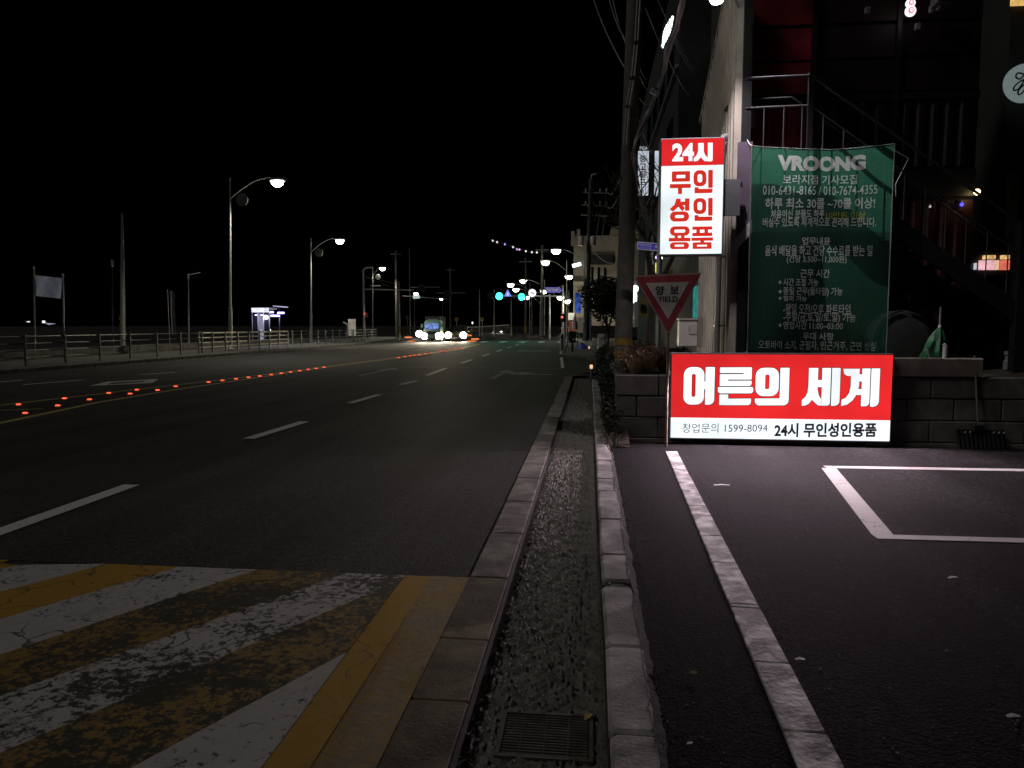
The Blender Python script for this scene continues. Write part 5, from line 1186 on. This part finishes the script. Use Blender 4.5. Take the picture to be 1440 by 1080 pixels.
car(AY(603,480,84).x, 84, 'vehicle half hidden behind the mint truck with headlights on both sides', m_gold, e_hlw, 0, (3.0,4.6,1.9), hl_r=.40)
car(AY(641,480,71.5).x, 71.5, 'dark gold car with warm headlights right of the white car', m_gold, e_hly, 2600, (2.0,4.6,1.62), hl_r=.34)
car(AY(699.5,457,150).x, 150, 'distant car with twin headlights on the road behind the signals', m_gold, e_hlw, 300, (1.9,4.5,1.5), hl_r=.36)

# ================================================================== JUNCTION: SIGNALS, GANTRIES, FAR LAMPS
e_green = E('green_signal', (.03,1,.55), 6, sample=False); m_sig = M('signal_housing', (.02,.025,.025), .5)
def signal(px, py, Y, label, energy=220):
    c_ = AY(px,py,Y); t = thing('traffic_signal', c_, label, 'traffic light', 'traffic lights over the junction')
    part(MB().cbox(c_-Vector((.5,-.14,0)), 1.55,.2,.5, b=.05), 'housing', m_sig, t)
    for k in range(3):
        q = c_ + Vector((-.98+.5*k-.02,0,0)) if k < 2 else c_
        part(MB().lathe(q, [(.17,.02),(.19,0),(.18,-.03)] if k < 2 else [(.24,.10),(.36,.05),(.38,0),(.34,-.03)], 18, 'y'), 'green_lens' if k == 2 else 'dark_lens', e_green if k == 2 else m_glass, t, smooth=True)
        part(MB().lathe(q+Vector((0,-.02,.14)), [(.2,.12),(.2,.0)], 10, 'y'), 'visor', m_sig, t) if k < 2 else None
    if energy: light('SPOT', t, c_ - Vector((0,.25,.05)), energy, (.05,1,.65), c_ - Vector((-1,14,5.2)), .15, rad(110), .8)
signal(702,416.5,76,'left green traffic light hanging over the junction', 260); signal(733.5,417.5,80,'right green traffic light next to the white round sign', 260)
# gantry carrying the signals and signs from the right pavement
gt = thing('signal_gantry', (AY(790,480,78).x,78.2,.1), 'slim mast with long horizontal arm carrying the green signals', 'signal gantry')
gx = AY(791,480,78.4).x; za = AY(760,416.5,78.4).z
part(MB().tube([(gx,78.4,.1),(gx,78.4,za+1.2)], [.14,.10], 10), 'mast', m_steel, gt); part(MB().tube([(gx,78.4,za),(AY(695,416.5,78.4).x,78.4,za+.05)], [.09,.05], 8), 'arm', m_steel, gt)
part(MB().tube([(gx,78.4,za+1.1),(AY(742,416,78.4).x,78.4,za+.06)], .02, 6), 'stay', m_steel, gt)
def disc_sign(px, py, Y, r_, mat, label, shape='disc', name='round_road_sign'):
    c_ = AY(px,py,Y); t = thing(name, c_, label, 'road sign')
    if shape == 'disc':
        part(MB().lathe(c_, [(r_,-.04),(r_,0)], 20, 'y'), 'face', mat, t); part(MB().cbox(c_-Vector((0,.015,0)), r_*.9,.01,r_*.22, rot=Matrix.Rotation(.6,3,'Y')), 'symbol', M('sign_symbol', (.5,.2,.25), .6), t)
    else:
        part(MB().prism([c_+Vector((-r_,0,-r_*.8)),c_+Vector((r_,0,-r_*.8)),c_+Vector((0,0,r_))], (0,.05,0)), 'face', mat, t)
        part(MB().prism([c_+Vector((-r_*.3,-.01,-r_*.55)),c_+Vector((r_*.3,-.01,-r_*.55)),c_+Vector((r_*.12,-.01,r_*.35)),c_+Vector((-r_*.12,-.01,r_*.35))], (0,.008,0)), 'symbol', E('pale_symbol',(.75,.8,1),.8), t)
disc_sign(714,412.5,77.9,.43,E('blue_lit_sign',(.22,.28,1),.85), 'blue triangular lit crossing sign between the green lights','tri','triangle_road_sign')
disc_sign(748.5,412,77.9,.43,E('white_lit_sign',(.95,.90,.95),1.2), 'white round lit road sign right of the green lights')
bsn = thing('direction_sign', AY(779,408,78), 'violet blue arrow direction sign right of the white round sign', 'road sign')
part(MB().prism([AY(*q,77.9) for q in ((767,404),(787,404),(791,409),(787,411.5),(767,411.5))], (0,.06,0)), 'plate', E('violet_blue_sign',(.22,.20,.62),.55), bsn); part(MB().prism([AY(*q,77.88) for q in ((768.5,406.5),(784,406.5),(784,408.5),(768.5,408.5))], (0,.01,0)), 'legend', m_swht, bsn); part(MB().tube([AY(779,404,78.2),AY(779,417,78.2)], .04, 6), 'hanger', m_steel, bsn)
# right row of street lamps with their poles
for k, (bx_, hx, hy, Y, en, lab) in enumerate(((822,782,352,73,6000,'first street lamp on the right side of the junction'),(797,767,368,86,6000,'second street lamp on the right behind the signal arm'),(766,736,394.5,122,500,'third right hand street lamp above the right green light'),(745,718,400,134,0,'fourth right hand street lamp left of the third'),(748,725.5,406.5,150,0,'fifth right hand street lamp just above the blue triangle'),(826,800,388.5,108,600,'street lamp in front of the pale corner building'),(800,764.5,409,128,0,'far lamp beside the arrow direction sign'),(812,788.5,417.5,112,0,'left lamp of the low pair by the pale corner building'),(815,797,422.5,104,0,'right lamp of the low pair by the pale corner building'),(760,740,417,118,0,'white lamp touching the right green light'))):
    street_lamp((AY(bx_,460,Y).x,Y,0), AY(hx,hy,Y), lab, en, e=e_street2, disc=False, hs=1.35+.008*(Y-60), r=.10, group='street lamps')
# left gantry and poles near the traffic
gl = thing('signal_gantry', (AY(512.5,470,78).x,78,0), 'tall left hand mast with a long lit horizontal arm', 'signal gantry')
gx = AY(512.5,470,78).x
part(MB().tube([(gx,78,0),(gx,78,AY(512,380,78).z),(gx+.25,78,AY(512,377,78).z),(gx+1.1,78,AY(525,376,78).z)], [.13,.11,.09,.06], 10), 'mast', m_steel, gl, smooth=True); part(MB().tube([AY(513,407,78),AY(582,408,78)], [.10,.06], 8), 'arm', m_steel, gl); part(MB().tube([AY(513,389,78),AY(560,400,78)], .02, 6), 'stay', m_steel, gl); part(MB().tube([AY(513,389,78),AY(548,403,78)], .02, 6), 'stay', m_steel, gl); part(MB().box(AY(515,0,78).x,AY(529,0,78).x,77.9,78,AY(520,402.5,78).z,AY(520,401,78).z), 'plate', m_white, gl)
part(MB().cbox(AY(515.5,443,77.8), .3,.2,.5, b=.05), 'pedestrian_signal', M('signal_red_box', (.25,.05,.06), .5), gl); part(MB().lathe(AY(512.8,441,77.7), [(.1,.04),(.1,0)], 12, 'y'), 'red_lens', E('dim_red_lens',(1,.15,.1),1.2,sample=False), gl)
for k, (px, yt, Y, r_, lab) in enumerate(((558,352,100,.22,'tall dim concrete pole left of the white car'),(634,375,120,.24,'dim concrete pole above the dark gold car'),(674.5,408,110,.11,'thin lit pole right of the dark gold car'),(695,408,105,.10,'thin pole under the left green light'),(739,362,92,.15,'tall dark pole right of the green lights'),(762,345,88,.2,'tall thin utility pole behind the second right lamp'),(719,420,112,.12,'thin pole below the blue triangle sign'),(577,350,125,.1,'faint tall pole behind the traffic'),(562,397,84,.12,'pole with yellow base left of the white car'),(773,415,82,.13,'slim pole under the arrow direction sign'))):
    b_ = AY(px,462,Y); zt = AY(px,yt,Y).z; t = thing('utility_pole', (b_.x,Y,0), lab, 'pole', 'distant poles'); part(MB().tube([(b_.x,Y,0),(b_.x,Y,zt)], [r_,r_*.7], 8), 'shaft', m_pole if r_ > .13 else m_steel, t)
    part(MB().box(b_.x-.8,b_.x+.8,Y-.05,Y+.05,zt-.6,zt-.5), 'crossarm', m_steel, t) if r_ >= .15 else part(MB().lathe((b_.x,Y,zt),[(r_*.8,0),(r_,.06),(.02,.14)],8), 'cap', m_steel, t)
    if k in (8,4): part(MB().tube([(b_.x,Y,.6),(b_.x,Y,1.6)], r_*1.06, 8), 'warning_band', m_gy, t)
# gantry warning-sign silhouettes over the far left road
for k, (px, py, lab) in enumerate(((593,405,'dim rounded warning sign hanging over the far lanes'),(629,413,'dim grey sign on the far mast right of the traffic'))):
    c_ = AY(px,py,96); t = thing('hanging_sign', c_, lab, 'road sign'); part(MB().lathe(c_, [(.55,-.03),(.55,0)], 16, 'y'), 'face', m_dark, t); part(MB().tube([c_+Vector((-1.5,.1,.1)),c_+Vector((2.5,.1,.1))], .05, 6), 'arm', m_steel, t)
wsn = thing('white_box_sign', AY(585.5,417,96), 'small square pale sign under the distant lamp above the white car', 'road sign'); part(MB().cbox(AY(585.5,417.5,96), .95,.08,.45, b=.02), 'panel', E('pale_box_sign',(.75,.95,.85),.55), wsn); part(MB().tube([AY(566,416,96.2),AY(632,421,96.2)], .05, 6), 'arm', m_steel, wsn)
for k, (px, py, mat, lab) in enumerate(((572.5,446.5,M('round_blue',(.06,.08,.12),.6),'small round dark sign on a post left of the white car'),(642,449,M('round_amber',(.3,.2,.08),.6),'small round amber sign behind the dark gold car'),(678,449,bpy.data.materials['round_amber'],'small square amber sign on the thin lit pole'))):
    c_ = AY(px,py,90); t = thing('small_post_sign', (c_.x,90,0), lab, 'road sign'); part(MB().lathe(c_, [(.26,-.02),(.26,0)], 14, 'y'), 'face', mat, t); part(MB().tube([(c_.x,90.06,0),(c_.x,90.06,c_.z)], .04, 6), 'post', m_gy if k == 0 else m_steel, t)
# low bridge rail strips behind the gold car, light put into the coping colour
br = thing('bridge_parapet', AY(700,460,128), 'bridge parapet strip in a pale lit tone behind the junction', 'parapet'); part(MB().prism([AY(632,461.5,128),AY(716,456.2,128),AY(716,457.8,128),AY(632,463,128)], (0,.3,0)), 'coping', M('coping_lit_tone', (.6,.58,.5), .7), br); part(MB().prism([AY(632,463.1,128.1),AY(716,457.9,128.1),AY(716,466,128.1),AY(632,468,128.1)], (0,.2,0)), 'wall', m_block, br)
sl_ = thing('guard_post_light', AY(664.5,456,127), 'small white light on the bridge parapet', 'light'); part(MB().lathe(AY(664.5,454,127), [(.05,-.18),(.13,-.1),(.13,.1),(.05,.18)], 8), 'globe', E('parapet_light',(1,1,1),2,sample=False), sl_); part(MB().tube([AY(664.5,456,127),AY(664.5,458.5,127)], .05, 6), 'stem', m_steel, sl_)
# orange reflectors left and right of the traffic, returned light put in as glow
for k, (px, py, dx, dz, lab) in enumerate(((574.5,468,.35,-.9,'orange reflective chevron left of the white car'),(578,477.5,.35,-.35,'low orange reflector at the left kerb of the junction'),(657.5,470,.4,-.25,'orange reflector right of the dark gold car'),(668,475,.4,-.25,'second orange reflector right of the dark gold car'),(663,483,.5,.45,'curled orange reflector arrow on the traffic island'))):
    c_ = AY(px,py,70+k*.3); t = thing('reflector', (c_.x,c_.y,max(0,c_.z-.3)), lab, 'reflector', 'orange reflectors'); part(MB().tube([c_-Vector((dx,0,-dz*-.5 if False else -dz/2)), c_+Vector((dx,0,dz/2))], .07, 6), 'strip', E('orange_glow',(1,.25,.08),1.1,sample=False), t); part(MB().tube([c_+Vector((0,.1,0)),Vector((c_.x,c_.y+.1,0))], .03, 6), 'post', m_black, t)
# string of party lights
pl_ = [(693,338.5),(699,340.5),(710,343.5),(721.5,347.5),(727,350.5),(730.5,351),(739.5,353.3),(748,354.7),(755,355)]
sg_ = thing('string_lights', AY(725,360,80), 'string of violet and white bulbs sagging across the dark sky', 'string lights')
part(MB().tube([AY(x_,y_-.4,80) for x_, y_ in [(688,336.5)]+pl_+[(790,354)]], .02, 5), 'wire', m_cable, sg_)
cols = [(.8,.7,1),(1,.8,.9),(.5,.35,1),(.85,.85,.95),(.8,.4,.9),(.95,.6,.9),(.9,.9,.9),(.95,.9,.9),(.95,.95,.9)]
for (x_,y_), c in zip(pl_, cols): part(MB().lathe(AY(x_,y_,80), [(.02,-.12),(.08,-.06),(.10,0),(.07,.08),(.03,.12)], 8), 'bulb', E('party_bulb', c, 1.1, sample=False), sg_, smooth=True)

# ================================================================== RIGHT FAR CORNER: PALE BUILDING, POWER POLE, ISLAND FURNITURE
pb = thing('corner_building', (3,90,.1), 'pale two storey building on the far corner behind the power pole', 'building')
m_pale = M('pale_render', (.40,.36,.30), .85, var=.2, vs=.4, stain=.25); PY = 84.0
def pbx(x0,y0,x1,y1,Y0,Y1,nm,mt,par=None): a = AY(x0,y1,Y0); b = AY(x1,y0,Y0); return part(MB().box(a.x,b.x,Y0,Y1,a.z,b.z), nm, mt, par or pb)
pbx(806,330,930,458,PY,PY+22,'wall',m_pale); pbx(860,317,930,330,PY,PY+20,'upper_storey',m_pale); pbx(803,325,808,345,PY-.3,PY+.5,'pier',m_pale); pbx(811,322,816,345,PY-.3,PY+.5,'pier',m_pale)
pbx(826,358,862,372,PY-.4,PY-.02,'recess_canopy',m_dark); 
for x_ in (831,840,849): o = pbx(x_,376,x_+4,402,PY-.06,PY-.01,'window',m_glass); pbx(x_-.4,402,x_+4.4,403,PY-.2,PY-.07,'sill',m_pale,o)
for x_ in (806,): pbx(x_,396,x_+20,402,PY-1.2,PY-.02,'canopy',m_pale); 
e_shop = E('warm_shop_light', (1,.93,.72), .55, .45, .8)
pbx(830,405,852,418,PY-.05,PY-.01,'lit_band',E('cream_lit_band',(1,.88,.55),.32,.3,.6)); pbx(799,440,808,450,PY-.5,PY-.05,'lit_window',e_shop); pbx(812,446,820,468,PY-.05,PY-.01,'shop_door',E('dim_shop',(.5,.45,.35),.12)); pbx(831,419,836,425,PY-.08,PY-.03,'lit_window',e_shop)
pbx(800,452,812,466,PY-.3,PY-.05,'red_panel',M('shop_red',(.3,.06,.04),.7))
light('POINT', pb, AY(812,432,78), 500, (1,.9,.7), size=.4)
ds = thing('blue_flag_sign', AY(812,430,72), 'blue feather flag beside the power pole', 'flag'); part(flagm(809,412,817,440,72,5,10,.12), 'cloth', E('blue_flag_glow',(.08,.2,.85),.35,.5,2), ds, smooth=True); part(MB().tube([AY(808.5,411,72.1),AY(808.5,480,72.1)], .03, 6), 'mast', m_steel, ds)  # light on the flag cloth put in as a glow of its own
lsx = thing('blue_white_sign', AY(811,372,73), 'small pale blue lit box sign on the power pole', 'sign'); a = AY(811,372.5,72.8); part(MB().cbox(a, .9,.2,.36, rot=Matrix.Rotation(-.25,3,'Y'), b=.04), 'lit_face', E('ice_blue_light',(.75,.93,1),2.2,sample=False), lsx); part(MB().cbox(a+Vector((0,.14,0)), .95,.06,.4, rot=Matrix.Rotation(-.25,3,'Y')), 'case', m_grey, lsx)
pp = thing('power_pole', (AY(824,480,72).x,72,.1), 'power pole with three crossarms and white transformers on the far corner', 'utility pole')
q0 = AY(824,478,72); q1 = AY(831,252,72); part(MB().tube([(q0.x,72,.1),q1], [.30,.2], 12), 'shaft', m_pole, pp, smooth=True); part(MB().tube([(q0.x+.5,71.9,.1),AY(827,330,71.9)], .12, 8), 'conduit', M('blue_grey_conduit',(.20,.23,.32),.5), pp)
part(MB().tube([q1,AY(832,246,72),AY(839,244,72)], .06, 8), 'top_hook', m_steel, pp, smooth=True)
for (xa,xb,y_) in ((819,856,270.5),(818,854,288),(817,854,302)): part(MB().tube([AY(xa,y_,72),AY(xb,y_+ (2 if y_>280 else 1),72)], .07, 6), 'crossarm', m_steel, pp)
for x_ in (824,834,844,853):
    for y_ in (268,286): part(MB().lathe(AY(x_,y_,72), [(.06,-.1),(.1,0),(.06,.2)], 8), 'insulator', m_white, pp)
for x_ in (817.5,834): c_ = AY(x_,339,71.7); part(MB().lathe(c_, [(.22,-.45),(.27,-.4),(.27,.35),(.2,.45)], 12), 'transformer', m_white, pp, smooth=True)
for k, (a, b, s) in enumerate((((856,272,72),(872,250,40),.4),((854,290,72),(870,275,40),.4),((844,302,72),(838,336,72),-.2),((851,303,72),(846,345,72),-.3),((836,304,72),(834,334,72),.1))): part(MB().tube(sag(AY(*a),AY(*b),s), .035, 5), 'jumper_wire', m_cable, pp)
for k, (a, b, lab) in enumerate((((852,375,70),(930,440,55),'cable sagging in front of the pale building'),((832,350,72),(905,345,60),'upper cable loop on the pale building front'))): single(MB().tube(sag(AY(*a),AY(*b),1.5), .04, 5), 'overhead_wire', m_cable, lab, 'wire', 'overhead wires')
# pavement island furniture
iy = 40
bo = thing('control_cabinet', (AY(805,500,iy).x,iy,.13), 'black control box on a post at the pavement corner', 'cabinet'); a = AY(805,487,iy); part(MB().box(a.x-.05,a.x+.05,iy-.05,iy+.05,.13,a.z+.2), 'post', m_black, bo); a=AY(805,482,iy); part(MB().cbox((a.x,iy,AY(805,474,iy).z), .36,.25,.62, b=.02), 'box', m_black, bo); part(MB().lathe(AY(806.5,477.5,iy-.14), [(.05,.02),(.05,0)], 10, 'y'), 'reflector', m_white, bo)
bp_ = thing('bollard', (AY(790,500,iy+2).x,iy+2,.13), 'dark grey bollard at the pavement corner', 'bollard'); a = AY(790,470,iy+2); part(MB().lathe((a.x,iy+2,.13), [(.11,0),(.11,.95),(.09,1.0)], 14), 'shaft', m_grey, bp_); part(MB().lathe((a.x,iy+2,.88), [(.113,0),(.113,.1)], 14), 'band', m_black, bp_)
b2 = thing('blue_tarpaulin', (AY(819,484,46).x,46,.13), 'blue tarpaulin sheet around the foot of the power pole', 'tarpaulin'); c_ = AY(819,480,46); mb = MB()
for j in range(5):
    for k in range(12): a = 6.283*k/12; r_ = (.42-.08*j)*(1+.2*math.sin(k*2.3+j)); mb.v.append((c_.x+r_*math.cos(a), 46+r_*.6*math.sin(a), .13+.08*j+.03*math.sin(k*3)))
for j in range(4):
    for k in range(12): k2=(k+1)%12; mb.f.append((j*12+k,j*12+k2,(j+1)*12+k2,(j+1)*12+k))
part(mb, 'sheet', M('blue_tarp',(.06,.09,.45),.5,var=.4,vs=6), b2, smooth=True); part(MB().box(c_.x-.1,c_.x+.1,45.95,46.05,.13,.5), 'core', m_black, b2)
ps = thing('pedestrian_signal', (AY(794,480,52).x,52,.13), 'pedestrian signal post with red lamp on the right pavement', 'pedestrian signal'); a = AY(794,440,52); part(MB().tube([(a.x,52,.13),(a.x,52,AY(794,410,52).z)], .06, 8), 'post', m_steel, ps); part(MB().cbox(AY(791,447,51.9), .3,.2,.6, b=.04), 'housing', m_sig, ps); part(MB().lathe(AY(790.5,446,51.75), [(.09,.02),(.09,0)], 12, 'y'), 'red_lamp', E('red_ped',(1,.2,.12),1.1,sample=False), ps); part(MB().prism([AY(787.5,452,51.8),AY(794,452,51.8),AY(791,448.5,51.8)], (0,.1,0)), 'shade', M('orange_shade',(.4,.12,.06),.6), ps)
ws = thing('white_parasol', (AY(808.5,480,60).x,60,.13), 'closed white parasol standing before the lit shop', 'parasol'); a = AY(808.5,458,60); part(MB().lathe(a, [(.25,-.3),(.22,.1),(.12,.7),(.02,1.0)], 10), 'canopy', m_white, ws, smooth=True); part(MB().tube([(a.x,60,.13),a], .03, 6), 'pole', m_steel, ws)
fr = thing('pavement_railing', (AY(800,480,50).x,50,.13), 'small pale railing on the right pavement', 'railing'); 
for y_ in (468,474,480): part(MB().tube([AY(797,y_,50),AY(813,y_,50)], .03, 6), 'rail', m_fence, fr)
for x_ in (798,805,812): a = AY(x_,466,50); part(MB().tube([(a.x,50,.13),a], .03, 6), 'post', m_fence, fr)
pm_ = thing('parked_scooter', (AY(848,470,30).x,30,.2), 'small parked scooter with pale fairing behind the verge', 'scooter')
cx_, cz_ = AY(846,462,30).x, .25
for dy in (-.5,.6): part(MB().lathe((cx_,30+dy,cz_+.25), [(.1,-.05),(.24,-.05),(.24,.05),(.1,.05)], 16, 'x'), 'wheel', m_rubber, pm_)
part(MB().cbox((cx_,30.0,cz_+.45), .3,1.1,.22, b=.06), 'body', m_white, pm_); part(MB().cbox((cx_,29.55,cz_+.75), .34,.12,.55, b=.05), 'fairing', m_white, pm_); part(MB().cbox((cx_,30.25,cz_+.64), .28,.6,.1, b=.04), 'seat', m_black, pm_); part(MB().tube([(cx_-.33,29.65,cz_+1.08),(cx_+.33,29.65,cz_+1.08)], .02, 6), 'handlebar', m_black, pm_); part(MB().lathe((cx_,29.47,cz_+.9), [(.08,.02),(.09,0)], 12, 'y'), 'headlamp', m_white, pm_)
# amber reflectors on the verge edge, returned light put in as glow
for k, (px, py, lab) in enumerate(((828.5,489,'white cat eye on the verge end by the side road'),(831.5,516,'amber reflector stone at the kerb end by the side road'))):
    c_ = G(px,py,.35); t = thing('kerb_reflector', (c_.x,c_.y,0), lab, 'reflector'); part(MB().tube([(c_.x,c_.y,-.1),(c_.x,c_.y,.42)], .035, 8), 'post', m_grey, t); part(MB().cbox((c_.x,c_.y-.05,.36), .09,.03,.12, b=.01), 'lens', E('amber_cat_eye',(1,.6,.35),1.0,sample=False), t)
